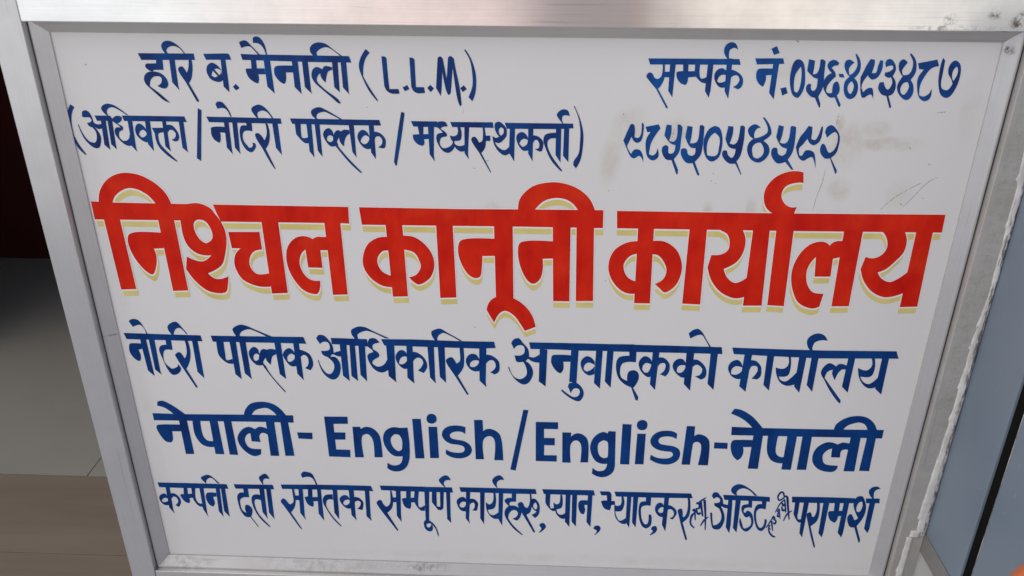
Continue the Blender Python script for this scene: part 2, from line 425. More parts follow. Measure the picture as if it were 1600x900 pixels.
# ------------------------------------------------------------------ lettering
TEXT = {
"name_line": """
P1642,12844 2740,12849 2745,12727 1689,12715
C1981,12729c 2108,12731c 2093,12529c 1893,12527c 1879,12495c 1807,12514 1743,12579 1747,12620 1790,12650c 1967,12652c
C1871,12498c 2018,12467 2105,12385 2140,12277 2115,12202 2048,12164 1912,12213c 1989,12259 2024,12334 2012,12387 1948,12407 1868,12391 1796,12323 1762,12206c 1943,12056 2110,11884c 2005,11922 1866,12055 1737,12189c 1683,12263 1671,12355 1706,12430 1775,12481
C2186,12837c 2138,12918 2131,12998 2194,13071 2296,13085 2405,13038 2505,12946 2575,12842c 2541,12858c 2480,12943 2395,12985 2294,12976 2227,12927 2214,12886 2244,12838c
P2239,12732 2347,12734 2331,12205 2343,12134 2223,12287
C2621,12737c 2679,12738c 2678,12607 2654,12483 2612,12358 2553,12279c 2697,11940c 2684,11902c 2652,11918c 2489,12304c 2394,12488 2385,12554 2429,12596 2479,12596 2544,12477c 2584,12556 2608,12639
P2926,12846 3400,12859 3431,12844 3458,12739 2963,12733
P3250,12744 3345,12745 3341,12218 3333,12109 3234,12216
C3229,12548c 3158,12637 3073,12680 2982,12635 2942,12544 2952,12446 3006,12355 3109,12312 3185,12312 3242,12350c
H3099,12554c 3161,12567 3226,12531c 3214,12474 3176,12440c
H3066,12526c 3146,12423c 3088,12398 3026,12430c 3042,12480
P3479,12275 3549,12195 3471,12147 3417,12215
P3657,12853 3873,12846 4868,12841 5753,12835 5774,12798 5797,12713 5054,12714 3678,12740
C3655,13071c 3742,13107 3807,13097 3886,13010 4045,12831c 4004,12831c 3933,12922 3859,12993 3776,12993 3689,12963c
C3934,13157c 3983,13183 4056,13171 4127,13084 4162,12965 4170,12833c 4150,12833c 4126,12940 4071,13028 4008,13059 3926,13061c
P3843,12751 3946,12744 3938,12557 3834,12555
C3723,12574c 4089,12583c 4095,12468c 3953,12466c 3955,12359 3925,12287c 3837,12324 3748,12414 3718,12529
P4092,12738 4216,12731 4229,12146 4234,12092 4103,12228
C4283,12593c 4320,12627 4397,12639 4639,12642c 4649,12511c 4499,12509c 4494,12399 4471,12316 4439,12285c 4360,12331 4275,12462 4274,12561
P4640,12728 4756,12721 4762,12153 4765,12091 4643,12226
P4837,12731 4951,12724 4959,12155 4968,12102 4844,12229
C5419,12615c 5406,12566c 5328,12533 5285,12425 5263,12322c 5205,12383 5175,12449 5175,12501c 5130,12464 5091,12373 5122,12299c 5245,12179 5474,12003 5526,11919c 5483,11918 5342,12043 5093,12265c 5019,12364 4996,12471 5031,12570 5095,12620 5169,12608 5221,12577c 5263,12638 5322,12642
P5421,12729 5533,12723 5524,12196 5522,12138 5423,12236
P5589,12723 5698,12720 5702,12148 5705,12103 5594,12230
C5067,12838c 5020,12902 5018,12982 5089,13058 5207,13088 5335,13058 5458,12963 5644,12821c 5595,12828c 5441,12955 5346,12997 5263,12985 5176,12936 5142,12896 5149,12831c
C6093,12974c 6167,12903c 6080,12794 6028,12647 6008,12451c 6108,12254 6266,11988c 6248,11971c 6102,12170 5994,12418c 5947,12565 5939,12679 5991,12825
C6388,12838c 6453,12834 6484,12802c 6494,12424 6507,12212c 6683,12215c 6700,12128c 6552,12123 6454,12175 6407,12274c
P6764,12246 6862,12297 6895,12214 6806,12176
C6925,12823c 6987,12817 7023,12781c 7027,12257c 7186,12259c 7198,12148c 7055,12138 6974,12182 6936,12264c
P7247,12244 7309,12306 7377,12237 7310,12161
C7469,12823c 7522,12851 7570,12803c 7632,12422c 7669,12828c 7719,12861 7783,12806c 7811,12620 7877,12277 7911,11926c 7882,11889c 7837,12009 7754,12636c 7709,12191c 7690,12133 7656,12111c 7617,12190 7550,12560c 7522,12189 7505,12092c 7419,12246c
P7890,12244 7961,12307 8018,12232 7941,12175
C7988,12984c 8008,12984c 8103,12833 8181,12608 8206,12413 8183,12148 8122,11993c 8048,12076c 8126,12280 8133,12477 8086,12785 7988,12963c
""",
"contact_line": """
P11485,12860 12453,12865 13199,12868 13233,12760 11526,12746
C11763,12756c 11806,12757c 11816,12604 11812,12458 11749,12327 11711,12290c 11929,11932c 11927,11906c 11898,11914c 11679,12277c 11519,12455 11473,12519 11486,12568 11532,12596 11583,12577 11629,12497 11688,12473 11750,12514 11773,12636
P11783,12612 11920,12614 11913,12508 11796,12507
P11903,12758 12010,12755 12001,12248 12000,12124 11911,12247
C12149,12766c 12251,12767c 12259,12626c 12388,12631c 12407,12523c 12270,12513c 12256,12399 12227,12366c 12126,12405 12051,12510 12042,12607 12074,12620c 12162,12633c
C12375,12769c 12471,12770c 12481,12564 12515,12492 12625,12525c 12622,12403c 12531,12419 12424,12515 12385,12579c
P12616,12767 12721,12763 12719,12257 12697,12125 12613,12256
P12966,12874 13065,12876 13082,12539 13077,12262 13073,12109 12987,12261
C13004,12611c 12931,12682 12858,12689 12784,12632 12759,12535 12799,12422 12882,12333 12980,12326c 13027,12343c
H12828,12455 12859,12536 12912,12569 12977,12562c 12982,12449c 12912,12420 12852,12423
C13070,12668c 13170,12637 13287,12542 13320,12445 13302,12347 13236,12294c 13138,12337c 13216,12395 13246,12476 13213,12549c 13163,12564 13101,12539 13066,12490c
C12975,12867c 12909,12953 12890,13047 12928,13134 13010,13177 13093,13152 13154,13043c 13070,13073 13003,13033 12991,12962 13007,12867c
P13771,13065 13867,13113 13936,12988 13835,12951
P13493,12884 14015,12890 14049,12789 13539,12770
C13870,12694c 13894,12582c 13735,12567c 13746,12483 13707,12352c 13628,12400 13557,12513 13550,12626 13575,12682 13645,12696
P13843,12797 13952,12799 13948,12485 13944,12109 13839,12239
P14043,12324 14145,12350 14194,12236 14095,12188
C14299,12877 14395,12828 14466,12621 14487,12330 14402,12148 14297,12196 14207,12424 14192,12634 14227,12826
H14371,12740c 14298,12619 14280,12473 14309,12278c 14370,12250 14407,12378 14404,12588
C14498,12880c 14614,12854c 14619,12703 14614,12599c 14684,12616 14714,12704 14714,12871c 14756,12880 14815,12841c 14826,12625 14845,12367 14783,12178c 14845,12038c 14851,11964c 14825,11972c 14723,12152c 14641,12176 14540,12281 14528,12379 14570,12420 14613,12405 14614,12348 14656,12283 14712,12316 14718,12519c 14649,12535 14557,12606 14497,12661c
C15073,12817c 14976,12874 14886,12841 14861,12754 14962,12627c 14877,12562 14834,12432 14882,12286 14999,12164 15096,12166c 15199,11990c 15226,11981c 15234,12027c 15131,12199c 15167,12273 15155,12371 15093,12471 15035,12434 15024,12353 15033,12252c 14962,12246 14914,12286 14928,12401 14992,12499 15053,12564c 15023,12644 14946,12723c 14995,12763 15058,12769c
P15097,12613 15180,12614 15217,12542 15119,12552
C15344,12989c 15366,12989c 15460,12856 15483,12665 15402,12536c 15476,12456 15510,12294 15474,12179 15394,12134 15305,12177 15239,12323 15238,12469 15306,12564c 15231,12646 15179,12758 15186,12853 15253,12882 15353,12826c 15297,12767 15272,12703 15304,12591c 15374,12648 15418,12776 15348,12969c
H15364,12479c 15318,12422 15308,12340 15347,12259 15384,12235 15414,12293 15420,12391
C15646,12898c 15720,12883c 15734,12812 15711,12636c 15789,12645 15801,12749 15824,12876c 15881,12869c 15890,12702 15838,12558 15743,12513 15660,12571c 15647,12595c 15582,12474 15567,12376 15619,12271c 15686,12345 15764,12355 15799,12298 15830,12135c 15802,12200 15763,12232 15655,12162c 15603,12181 15540,12392 15516,12554c 15559,12682 15594,12794
C15928,12814c 15943,12878 16009,12902 16083,12848 16148,12722 16113,12580c 16185,12481 16211,12352 16179,12246 16107,12207c 16198,12007c 16193,11974c 16168,11977c 16066,12207c 15972,12235 15886,12348 15892,12462c 15967,12471c 16008,12382 16067,12326 16107,12367 16128,12465 16085,12561c 16031,12552 15959,12591c 15956,12647c 16039,12672 16093,12721 16065,12781 15952,12748c
C16351,13005c 16376,13005c 16490,12868 16526,12662 16461,12517c 16529,12421 16559,12275 16525,12169 16453,12130 16344,12191 16256,12304 16233,12417 16285,12555 16299,12579c 16221,12675 16183,12786 16198,12865 16254,12900 16342,12838c 16292,12755 16266,12691 16304,12604c 16413,12629 16445,12820 16356,12980c
H16413,12476c 16339,12451 16302,12353 16338,12256 16391,12232 16436,12290 16456,12388
C16533,12829c 16877,12901c 16933,12779c 16803,12737 16709,12585 16660,12407 16682,12228c 16775,12205 16859,12263 16884,12353c 16907,12264 16884,12149 16794,12115 16692,12179 16611,12374 16589,12551 16666,12712c 16577,12719c
C16975,12921c 16984,12929c 17023,12883c 17032,12669 17043,12444 17086,12356 17188,12332 17257,12447c 17223,12527 17130,12654 17128,12805 17203,12888 17301,12839 17353,12720 17357,12464 17282,12236 17205,12183 17090,12233 16995,12443 16964,12652 16961,12842
H17261,12775c 17214,12703 17216,12591 17260,12503c 17304,12624 17294,12735
""",
"profession_line": """
C74,11827c 148,11771c 72,11646 23,11471 12,11189c 74,10994 180,10794c 159,10779c 40,10922 -36,11171c -49,11382 -44,11557 -29,11636
C282,11675c 365,11710 432,11659 467,11539 476,11460 530,11426 645,11436c 625,11340c 535,11330 490,11364 469,11387c 526,11285 559,11180 538,11055 488,10947c 421,10924 332,10962 208,11121 141,11411c 156,11420c 210,11210 303,11069 412,11044 465,11125 478,11267 420,11363c 371,11380 345,11423 338,11455c 408,11468 443,11512 403,11567 315,11562 261,11579c
P521,11604 846,11605 825,11500 553,11496
P631,11515 730,11508 698,10977 699,10896 597,11002
P767,11517 861,11509 835,10997 834,10907 741,11013
C770,11612c 708,11689 688,11758 744,11819 837,11849 968,11813 1214,11619c 1180,11623c 1006,11745 917,11778 843,11757 798,11708 788,11656 803,11604c
C836,11596c 877,11544c 940,11597 1011,11604 1068,11582 1054,11512 952,11441c 1053,11381 1041,11319 972,11283 942,11221 945,11150 1003,11089c 1084,11099 1139,11153 1162,11224c 1259,11226c 1199,11012 1063,10992 915,11132 865,11273 909,11361 1007,11366c 971,11406 912,11458 851,11501c 820,11518c
P1082,11612 2347,11612 2380,11497 2190,11503 1104,11501
P1176,11514 1270,11507 1242,10959 1247,10869 1166,10975 1171,11224
C1523,11327c 1470,11414 1391,11456 1318,11394 1294,11314 1308,11209 1386,11113 1474,11069 1540,11088c 1565,11319c
H1355,11227c 1395,11298 1462,11326 1509,11283c 1514,11230 1451,11176 1396,11166c
P1532,11510 1631,11503 1604,10964 1598,10884 1503,11034
C1644,11369c 1880,11372c 1864,11279c 1762,11251 1743,11145 1759,11038 1828,10932 2049,10683c 2037,10665c 1873,10789 1714,10984 1681,11144 1684,11250c
P1880,11516 1957,11508 1940,10970 1956,10880 1855,10986
C1934,11429c 2056,11431 2142,11327 2174,11204 2141,11115 2068,11096 2006,11128c 2080,11168 2113,11256 2064,11326 1994,11325 1958,11272c
P2218,11512 2312,11504 2295,10940 2301,10868 2203,10965
P2648,11782 2717,11743 2542,10688 2463,10748
P2793,11615 4291,11599 4296,11490 2831,11503
C3016,11867c 3067,11919 3151,11912 3217,11836 3278,11726 3305,11614c 3280,11622c 3244,11725 3192,11784 3125,11795 3045,11774c
C2852,11390c 2938,11413 3146,11409c 3137,11289c 3025,11297c 3022,11182 2989,11079c 2911,11118 2847,11215
P3134,11508 3229,11509 3215,10901 3224,10843 3118,10979
P3302,11510 3401,11503 3376,10921 3380,10849 3284,10982
C3582,11497c 3693,11493c 3685,11329c 3569,11340 3505,11313 3476,11233 3480,11136 3574,10987c 3627,10996 3661,11050 3649,11094c 3715,11069 3704,10980 3622,10889c 3530,10923 3444,11065 3420,11241 3447,11399 3488,11443 3583,11445c
C3969,11494c 4011,11486c 4034,11321 3999,11109 3912,10969c 4063,10553c 4048,10544c 3972,10679 3844,10982c 3747,11176 3732,11263 3762,11290 3821,11282 3908,11143c 3967,11267 3980,11372
P4108,11499 4219,11498 4227,10899 4229,10842 4124,10990
C3804,11613c 3746,11698 3723,11783 3791,11844 3897,11871 4008,11804 4145,11597c 4112,11603c 4032,11719 3959,11752 3898,11743 3842,11708 3829,11673 3846,11605c
P4475,11602 6266,11596 6292,11485 5625,11480 4511,11493
C5002,11595c 4924,11672 4916,11757 4990,11815 5094,11836 5224,11779 5532,11594c 5481,11599c 5269,11711 5187,11744 5101,11731 5029,11690 5015,11639 5027,11587c
C4564,11503c 4683,11496c 4670,11295 4687,11208 4819,11227c 4815,11107c 4728,11102 4566,11285c
P4796,11506 4898,11499 4889,10892 4892,10802 4805,10926
P4962,11500 5061,11501 5057,10912 5057,10819 4973,10946
C5323,11261c 5306,11357 5242,11417 5152,11372 5113,11284 5157,11144 5243,11043 5347,11050c 5402,11078c
H5177,11171c 5200,11242 5255,11273 5304,11243c 5317,11191 5269,11137 5233,11128c
C5643,11380c 5654,11310c 5590,11265 5539,11168 5517,11044c 5464,11096 5435,11166 5433,11237c 5392,11166 5378,11104 5422,11007c 5570,10813 5843,10501c 5808,10492c 5613,10688 5347,11041c 5311,11129 5313,11252 5375,11358 5436,11377 5477,11351c 5540,11387 5592,11388
P5646,11484 5748,11477 5750,10888 5754,10816 5676,10931
C6046,11264c 5993,11359 5910,11392 5828,11330 5802,11225 5861,11085 5967,10998 6081,11017c
H5857,11155c 5898,11235 5961,11280 6036,11246c 6031,11176 5966,11104 5905,11100c
P6045,11490 6147,11483 6149,10876 6140,10790 6057,10928
C6130,11361c 6265,11328 6361,11216 6362,11093 6332,11021 6203,11037c 6276,11091 6299,11180 6252,11258 6183,11257 6135,11177c
C6708,11760c 6767,11749 6774,11715c 6690,11256 6562,10659c 6539,10658c 6509,10739c 6604,11255
P6894,11583 7412,11584 7442,11467 6940,11474
P7025,11478 7139,11471 7132,11306 7052,11305
C6924,11312c 7266,11326c 7271,11225c 7142,11219c 7141,11114 7102,11081c 7001,11120 6928,11216
P7230,11481 7349,11474 7327,10886 7340,10761 7242,10912
C7385,11553c 7446,11579 7548,11586 7589,11564 7621,11487c 7510,11468 7483,11433c 7600,11340 7598,11287 7495,11259 7458,11189 7464,11101 7513,11040c 7600,11050 7687,11105 7720,11167c 7674,11245 7662,11306c 7743,11289 7813,11334 7819,11473c 7875,11474c 7898,11353 7870,11213 7758,11194c 7748,11158 7756,11106 7728,11026 7631,10945 7528,10970 7429,11101 7386,11240 7412,11328 7523,11356c 7474,11416 7408,11467c
C7720,11167c 7790,11106 7875,11090 7953,11118c 7950,10985c 7873,10975 7788,11027 7738,11105c
P7675,11577 8520,11583 8537,11470 7714,11475
P7955,11483 8050,11476 8018,10933 8033,10812 7949,10941
C8317,11480c 8359,11472c 8382,11203 8355,11045 8285,10955c 8480,10555c 8462,10546c 8234,10972c 8108,11164 8087,11234 8118,11278 8169,11279 8245,11166c 8305,11202 8323,11324
P8332,11307 8468,11313 8467,11201 8331,11202
C8554,11484c 8571,11570 8647,11597 8731,11538 8791,11453 8791,11314 8714,11208 8646,11164 8561,11180c 8620,11084 8748,11016 8859,11105c 8860,10955c 8748,10909 8628,10996 8543,11136 8510,11310c 8578,11267 8629,11286 8650,11291c 8604,11346 8570,11415
H8689,11486c 8731,11452 8731,11365 8677,11312c 8638,11381 8647,11451
P8757,11576 10103,11579 10115,11486 9829,11465 8799,11456
P8858,11471 8960,11464 8946,10788 8843,10964
C9224,11251c 9189,11338 9104,11397 9011,11352 8986,11265 9030,11126 9125,11013 9244,11024c
H9047,11161c 9080,11223 9139,11259 9216,11234c 9200,11146 9116,11092 9090,11109c
P9222,11468 9323,11461 9316,10794 9228,10953
C9308,11331c 9410,11315 9514,11221 9525,11098 9484,11001 9355,11052c 9431,11071 9447,11150 9403,11236 9361,11236 9319,11165c
C9789,11390c 9792,11277c 9665,11267 9616,11222 9609,11135 9673,10960 9923,10607c 9897,10592c 9693,10818 9568,11081 9527,11221 9545,11326 9604,11370
P9770,11485 9876,11478 9880,10777 9776,10935
P9930,11487 10031,11480 10037,10788 9927,10920
C9893,11581c 9832,11657 9780,11741 9819,11818 9901,11861 9994,11837 10031,11728c 9955,11744 9897,11726 9882,11675 9910,11581c
C10107,11935c 10124,11923c 10242,11663 10312,11389 10315,11111 10275,10828 10193,10662c 10139,10727c 10143,10808 10236,10969 10253,11180 10250,11457 10199,11713 10108,11918c
""",
"mobile_line": """
C11226,11570c 11258,11592 11309,11567c 11325,11465 11326,11327c 11402,11311 11448,11381 11449,11604c 11464,11621c 11492,11579c 11495,11433 11465,11260 11393,11210 11323,11240 11266,11335c 11223,11221 11194,11151 11206,11099 11281,10977c 11335,11066 11419,11076 11472,11041 11523,10928 11531,10804c 11500,10892 11445,10944 11347,10890 11276,10924 11200,11063 11111,11254c
C11529,11536c 11783,11591c 11824,11507c 11734,11368 11662,11211 11637,10983c 11715,10957 11771,11002 11796,11111c 11828,10933 11757,10861 11689,10860 11607,10929 11559,11122 11563,11296 11637,11435c 11570,11431c
C11937,11585c 12034,11578c 12041,11407 12011,11268c 12097,11243 12150,11305 12151,11583c 12200,11589 12252,11530c 12246,11272 12233,11045 12137,10885c 12242,10664c 12241,10574c 12215,10574c 12093,10866c 11976,10882 11887,11039 11896,11136 11952,11172 12004,11146 12013,11041 12033,11003 12117,11017 12145,11175c 12050,11208 11910,11370c
C12344,11566c 12445,11553c 12445,11378 12427,11219c 12519,11224 12565,11259 12584,11578c 12632,11587 12677,11553c 12683,11261 12661,10981 12557,10839c 12677,10573c 12662,10551c 12635,10563c 12517,10811c 12389,10818 12273,10975 12266,11089 12327,11116 12381,11082 12406,10995 12485,10961 12541,10997 12546,11120c 12443,11136 12323,11342c
C12883,11574c 12979,11532 13049,11353 13064,11146 13020,10935 12894,10848 12786,10913 12709,11087 12694,11313 12773,11512
H12889,11440c 12807,11350 12765,11193 12787,10984c 12883,10959 12981,10987 13005,11145 12996,11335
C13140,11577c 13241,11565c 13243,11408 13206,11226c 13300,11210 13351,11272 13373,11572c 13420,11590 13466,11557c 13476,11273 13445,10977 13383,10861c 13512,10596c 13502,10578c 13363,10816c 13245,10815 13134,10901 13080,11006 13097,11076 13164,11077 13199,10990 13282,10930 13325,10992 13336,11115c 13206,11148 13111,11320c
C13789,11743c 13810,11765c 13928,11623 13988,11488 13990,11419 13858,11288c 13970,11195 14006,11056 13941,10914 13816,10842 13656,10910 13561,11101 13580,11240 13656,11328c 13569,11396 13529,11515 13585,11592 13665,11619 13773,11553c 13709,11535 13662,11448 13676,11337c 13781,11364 13874,11417 13916,11469 13892,11588
H13809,11253c 13715,11234 13658,11155 13699,10963c 13788,10929 13879,11001 13888,11124
C14112,11609c 14215,11585c 14207,11405 14178,11258c 14281,11243 14332,11287 14346,11587c 14394,11596 14456,11571c 14473,11289 14457,11063 14387,10913c 14521,10720c 14514,10703c 14484,10714c 14344,10865c 14205,10830 14112,10900 14042,11039 14061,11144 14144,11145 14176,11041 14250,10990 14320,11026 14337,11140c 14223,11181 14096,11369c
C14691,11600c 14767,11584c 14778,11465 14780,11345c 14859,11321 14899,11382 14940,11587c 14968,11596c 14978,11503 14954,11296 14859,11217 14780,11242 14706,11344c 14633,11222 14577,11152 14599,11013c 14651,10996 14702,11102 14784,11112 14874,11070 14932,10913 14959,10746c 14913,10877 14856,10973 14792,10955 14700,10895 14609,10943 14508,11168c 14560,11376 14627,11480
C15026,11486c 15055,11589 15131,11624 15225,11557 15325,11405 15336,11199 15310,11059 15226,10962c 15386,10708c 15390,10664c 15370,10628c 15211,10953c 15110,10951 15010,11054 14985,11158 15012,11246 15065,11229 15123,11126 15175,11066 15251,11111 15299,11267 15281,11422 15220,11489 15083,11371c
""",
"title": """
P45,9771 515,9752 2147,9747 2086,9377 46,9362
C209,9729c 282,9991 487,10251 728,10381 947,10412 1232,10356 1526,10167 1687,9964 1761,9722c 1430,9734c 1298,9922 1107,10047 914,10078 716,9998 574,9875 505,9734c
P243,9412 589,9408 623,7726 279,7706
C1463,9085c 1415,8724c 1197,8709c 1221,8543 1180,8319 1058,8091 947,8145 758,8422 658,8789 695,9008 817,9076
P1410,9424 1755,9406 1783,7718 1441,7699
C2081,9746c 2350,9768 2566,9668 2648,9546c 2778,9301 2820,9015 2737,8613 2620,8351 2289,8145c 2416,8027 2553,8018 2729,8083c 2686,7862 2629,7707 2501,7666 2230,7717 1987,7941 1822,8240c 1885,8539c 2070,8450 2239,8435 2425,8576c 2162,8600 1981,8744 1898,8960 1890,9408c
H2257,9398 2419,9365 2520,9153 2510,8973 2357,8861 2221,8967 2155,9182 2171,9325
P2639,9746 5493,9747 5486,9372 5314,9379 2755,9365 2692,9547
C2875,9132c 3549,9145c 3554,8740c 3360,8681 3253,8513 3245,8327 3360,8161 3673,8187c 3632,7853c 3356,7858 3032,8022 2907,8357 2960,8617 3092,8756c 2902,8755c
P3621,9424 3979,9413 3995,7708 3639,7685
C5003,9060c 4991,8752c 4815,8748c 4823,8332c 4510,8336c 4493,8760c 4390,8648 4332,8425 4407,8166 4548,8037 4742,8023c 4717,7832 4653,7708 4565,7695 4350,7786 4115,8159 4055,8530 4122,8825 4313,9028 4518,9068 4673,9006c 4786,9062 4885,9057
P4958,9433 5298,9422 5316,7701 4990,7686
P6252,9398 6605,9398 6641,7687 6310,7671
C6319,9087c 6085,9068 5859,8927 5728,8651 5718,8375 5852,8116 6080,7940 6324,7901c
H6274,8772c 6148,8751 6038,8603 6028,8455 6118,8272 6292,8182c
C6554,9120c 6851,9091 7108,8880 7232,8628 7239,8371 7129,8126 6901,7982 6801,8025 6688,8154c 6844,8213 6954,8402 6927,8549 6834,8729 6570,8808c
P7317,9409 7668,9398 7704,7685 7351,7665
P5719,9745 7845,9743 9143,9761 10794,9775 10802,9376 9147,9375 5752,9353
C8573,9090c 8588,8694c 8282,8687c 8269,8431 8232,8207 8130,8160 7980,8239 7818,8531 7764,8822 7812,9021 7962,9078
P8532,9415 8924,9409 8949,7638 8567,7667
C9841,9055c 9851,8666c 9563,8649c 9574,8422 9512,8162 9379,8054 9260,8119 9106,8412 9037,8776 9068,8993 9183,9049
P9759,9422 10131,9412 10164,7648 9811,7647
P10254,9414 10618,9414 10676,7668 10303,7659
C9030,9714c 9076,10007 9329,10265 9647,10354 9901,10352 10223,10247 10487,10032 10635,9727c 10301,9721c 10139,9924 9975,10006 9783,10020 9559,9947 9354,9720c
C8574,7723c 8957,7694c 9137,7574 9276,7423 9382,7232 9440,6998c 9205,6889c 9125,7029 9003,7222 8882,7336 8762,7382 8658,7331 8589,7231 8523,7083c 8434,7247 8358,7401c 8402,7556 8471,7654
P11072,9764 12854,9768 14674,9776 16308,9792 17723,9808 17739,9415 14732,9389 11095,9378
P11530,9432 11859,9419 11908,7639 11566,7639
C11574,9098c 11327,9062 11070,8881 10967,8602 10993,8323 11155,8042 11366,7883 11587,7868c
H11558,8813c 11401,8750 11287,8570 11317,8370 11417,8231 11556,8165c
C11805,9103c 12107,9098 12373,8909 12508,8596 12512,8357 12411,8071 12206,7911 12089,8003 11978,8110c 12143,8227 12199,8430 12128,8628 11990,8783 11810,8799c
P12593,9434 12952,9430 12989,7640 12602,7652
C13203,9446c 13651,9444c 13768,9209 13761,8899 13647,8661 13398,8496c 13492,8298 13669,8173 13841,8246 13967,8389c 13926,7853c 13713,7807 13407,7939 13178,8202 13053,8529c 13105,8814c 13307,8830 13437,8931 13450,9125 13377,9297 13208,9397
P13897,9441 14241,9429 14306,7643 13906,7633
P14373,9431 14730,9427 14781,7642 14425,7658
C14298,9743c 14126,9859 14033,10042 14033,10298 14187,10536 14440,10666 14641,10676 14739,10653c 14772,10438c 14577,10424 14419,10342 14370,10159 14452,9995 14585,9912 14715,9914c 14673,9739c
C15830,9186c 15805,8825c 15636,8782c 15653,8367c 15322,8360c 15278,8814c 15179,8654 15139,8455 15200,8176 15336,7996 15577,7961c 15537,7652c 15400,7599 15089,7724 14890,8088 14830,8488 14919,8845 15094,9082 15292,9163 15434,9147 15516,9079c 15606,9170
P15754,9452 16140,9444 16159,7674 15792,7662
C16343,9458c 16962,9461c 17062,9257 17063,8969 16920,8738 16776,8571 16616,8485c 16733,8338 16910,8269 17058,8345 17267,8549c 17244,8014c 17023,7924 16846,7910 16583,8032 16355,8296 16247,8559c 16299,8839c 16466,8810 16625,8895 16696,9057 16658,9249 16523,9420
P17218,9434 17556,9441 17603,7699 17237,7679
""",
"office_line": """
P110,6603 1158,6590 1872,6586 1892,6432 1680,6433 147,6444
C288,6904c 348,6960 484,6959 556,6878 609,6748 659,6595c 630,6599c 592,6759 526,6823 455,6810 353,6768c
C481,6334c 454,6192c 367,6174c 394,6004 360,5889 322,5865c 243,5920 156,6089 164,6247 203,6327 325,6341
P458,6468 596,6471 613,5551 614,5469 485,5617 463,6187
P657,6450 788,6447 773,5602 790,5509 660,5645
C1045,6449c 1171,6442c 1161,6184c 1028,6191 962,6156 918,6019 925,5836 1057,5679c 1141,5704 1210,5752 1220,5810c 1272,5708 1246,5615 1152,5531c 1049,5517 968,5630 886,5949 851,6198 907,6289 1041,6320c
C1485,6439c 1554,6441c 1572,6195 1513,5898 1399,5688c 1580,5204c 1570,5168c 1537,5191c 1314,5721c 1225,5959 1197,6049 1229,6095 1314,6131 1405,5964c 1468,6079 1494,6260
P1654,6454 1782,6458 1780,5514 1783,5440 1646,5615
C1214,6576c 1151,6718 1157,6806 1250,6891 1372,6921 1482,6770 1582,6608c 1544,6618c 1475,6726 1404,6768 1318,6722 1277,6655 1252,6566c
P2105,6583 3481,6596 4220,6604 4269,6428 3656,6435 2131,6428
C2698,6565c 2645,6674 2630,6772 2729,6851 2840,6887 2990,6847 3080,6799 3519,6590c 3384,6594c 3056,6761 2979,6770 2868,6734 2802,6678 2773,6611 2785,6556c
C2209,6430c 2375,6428c 2368,6109 2374,5950 2518,5988c 2519,5851c 2382,5871 2245,6015 2209,6104
P2514,6438 2660,6435 2658,5568 2656,5440 2529,5576
P2740,6444 2885,6436 2888,5574 2897,5447 2753,5605
C3153,6164c 3137,6264 3056,6318 2958,6248 2915,6146 2950,5966 3071,5832 3190,5836c 3213,5859c
H3006,5990c 3026,6093 3091,6140 3154,6096c 3154,6017 3087,5958 3036,5946c
C3557,6253c 3542,6129c 3457,6082 3412,5956 3390,5853c 3329,5919 3298,5987 3295,6043c 3247,5974 3219,5905 3267,5815c 3358,5588 3653,5129c 3637,5110c 3588,5174 3352,5541 3192,5847c 3125,5948 3137,6039 3200,6221 3265,6268 3340,6247c 3422,6272
P3540,6443 3686,6435 3697,5597 3703,5477 3568,5605
C3986,6152c 3930,6263 3856,6306 3750,6236 3698,6122 3741,5988 3825,5853 3900,5817 3992,5847c
H3790,5978c 3801,6080 3889,6161 3968,6118c 3951,6016 3855,5945 3805,5944c
P3970,6454 4101,6442 4107,5632 4109,5458 3978,5628
C4086,6267c 4182,6248 4310,6161 4365,6027 4369,5868 4295,5729c 4173,5783c 4250,5865 4274,6002 4245,6103 4180,6135 4105,6077c
C4507,6573c 4574,6663 4689,6655 4777,6558 4860,6405 4871,6204c 4943,6240 5042,6265c 5069,6120c 4971,6117 4858,6170 4822,6158 4793,6101c 4910,6093 4995,5937 4997,5777 4923,5568 4807,5491 4702,5527 4577,5674 4490,6002c 4507,6014c 4552,5834 4655,5665 4752,5644 4842,5773 4847,5933 4715,6099c 4640,6131 4597,6197 4593,6253c 4771,6280 4799,6381 4760,6480 4654,6489 4581,6431c
P4839,6597 5659,6586 5674,6393 4853,6438
P5029,6454 5183,6436 5177,5529 5182,5460 5035,5606
P5251,6438 5376,6430 5372,5535 5380,5466 5232,5600
P5454,6432 5603,6425 5584,5541 5584,5465 5443,5641
C5388,6585c 5321,6704 5319,6803 5401,6870 5519,6906 5652,6887 5781,6814 6172,6617c 6075,6618c 5778,6771 5665,6801 5547,6765 5455,6697 5465,6576c
C5684,6538c 5728,6605 5844,6608 5943,6505c 5794,6452 5770,6385 5785,6318c 5896,6232 5909,6143 5766,6037 5741,5957 5852,5870 5993,5919 6102,6103c 6144,5832c 5940,5712 5769,5799 5649,6045 5649,6181 5781,6251c 5746,6317 5673,6382 5658,6437c
P5977,6594 6767,6606 7362,6593 7357,6438 6952,6434 6044,6432
P6084,6449 6267,6438 6255,5537 6264,5456 6092,5625
C6562,6149c 6501,6293 6406,6324 6303,6221 6277,6108 6345,5929 6457,5830 6556,5844c
H6356,5952c 6361,6042 6435,6146 6542,6149c 6537,6047 6444,5954 6385,5948c
P6543,6432 6682,6436 6670,5572 6678,5438 6524,5591
C6665,6275c 6752,6277 6902,6170 6983,6014 6988,5879 6903,5728c 6773,5793c 6851,5875 6905,6012 6870,6101 6774,6133 6672,6028c
P6604,6606 7774,6588 8520,6594 8554,6432 8154,6408 6595,6425
P7016,6436 7164,6426 7163,5609 7173,5452 7046,5617
P7251,6435 7405,6428 7409,5616 7410,5478 7272,5635
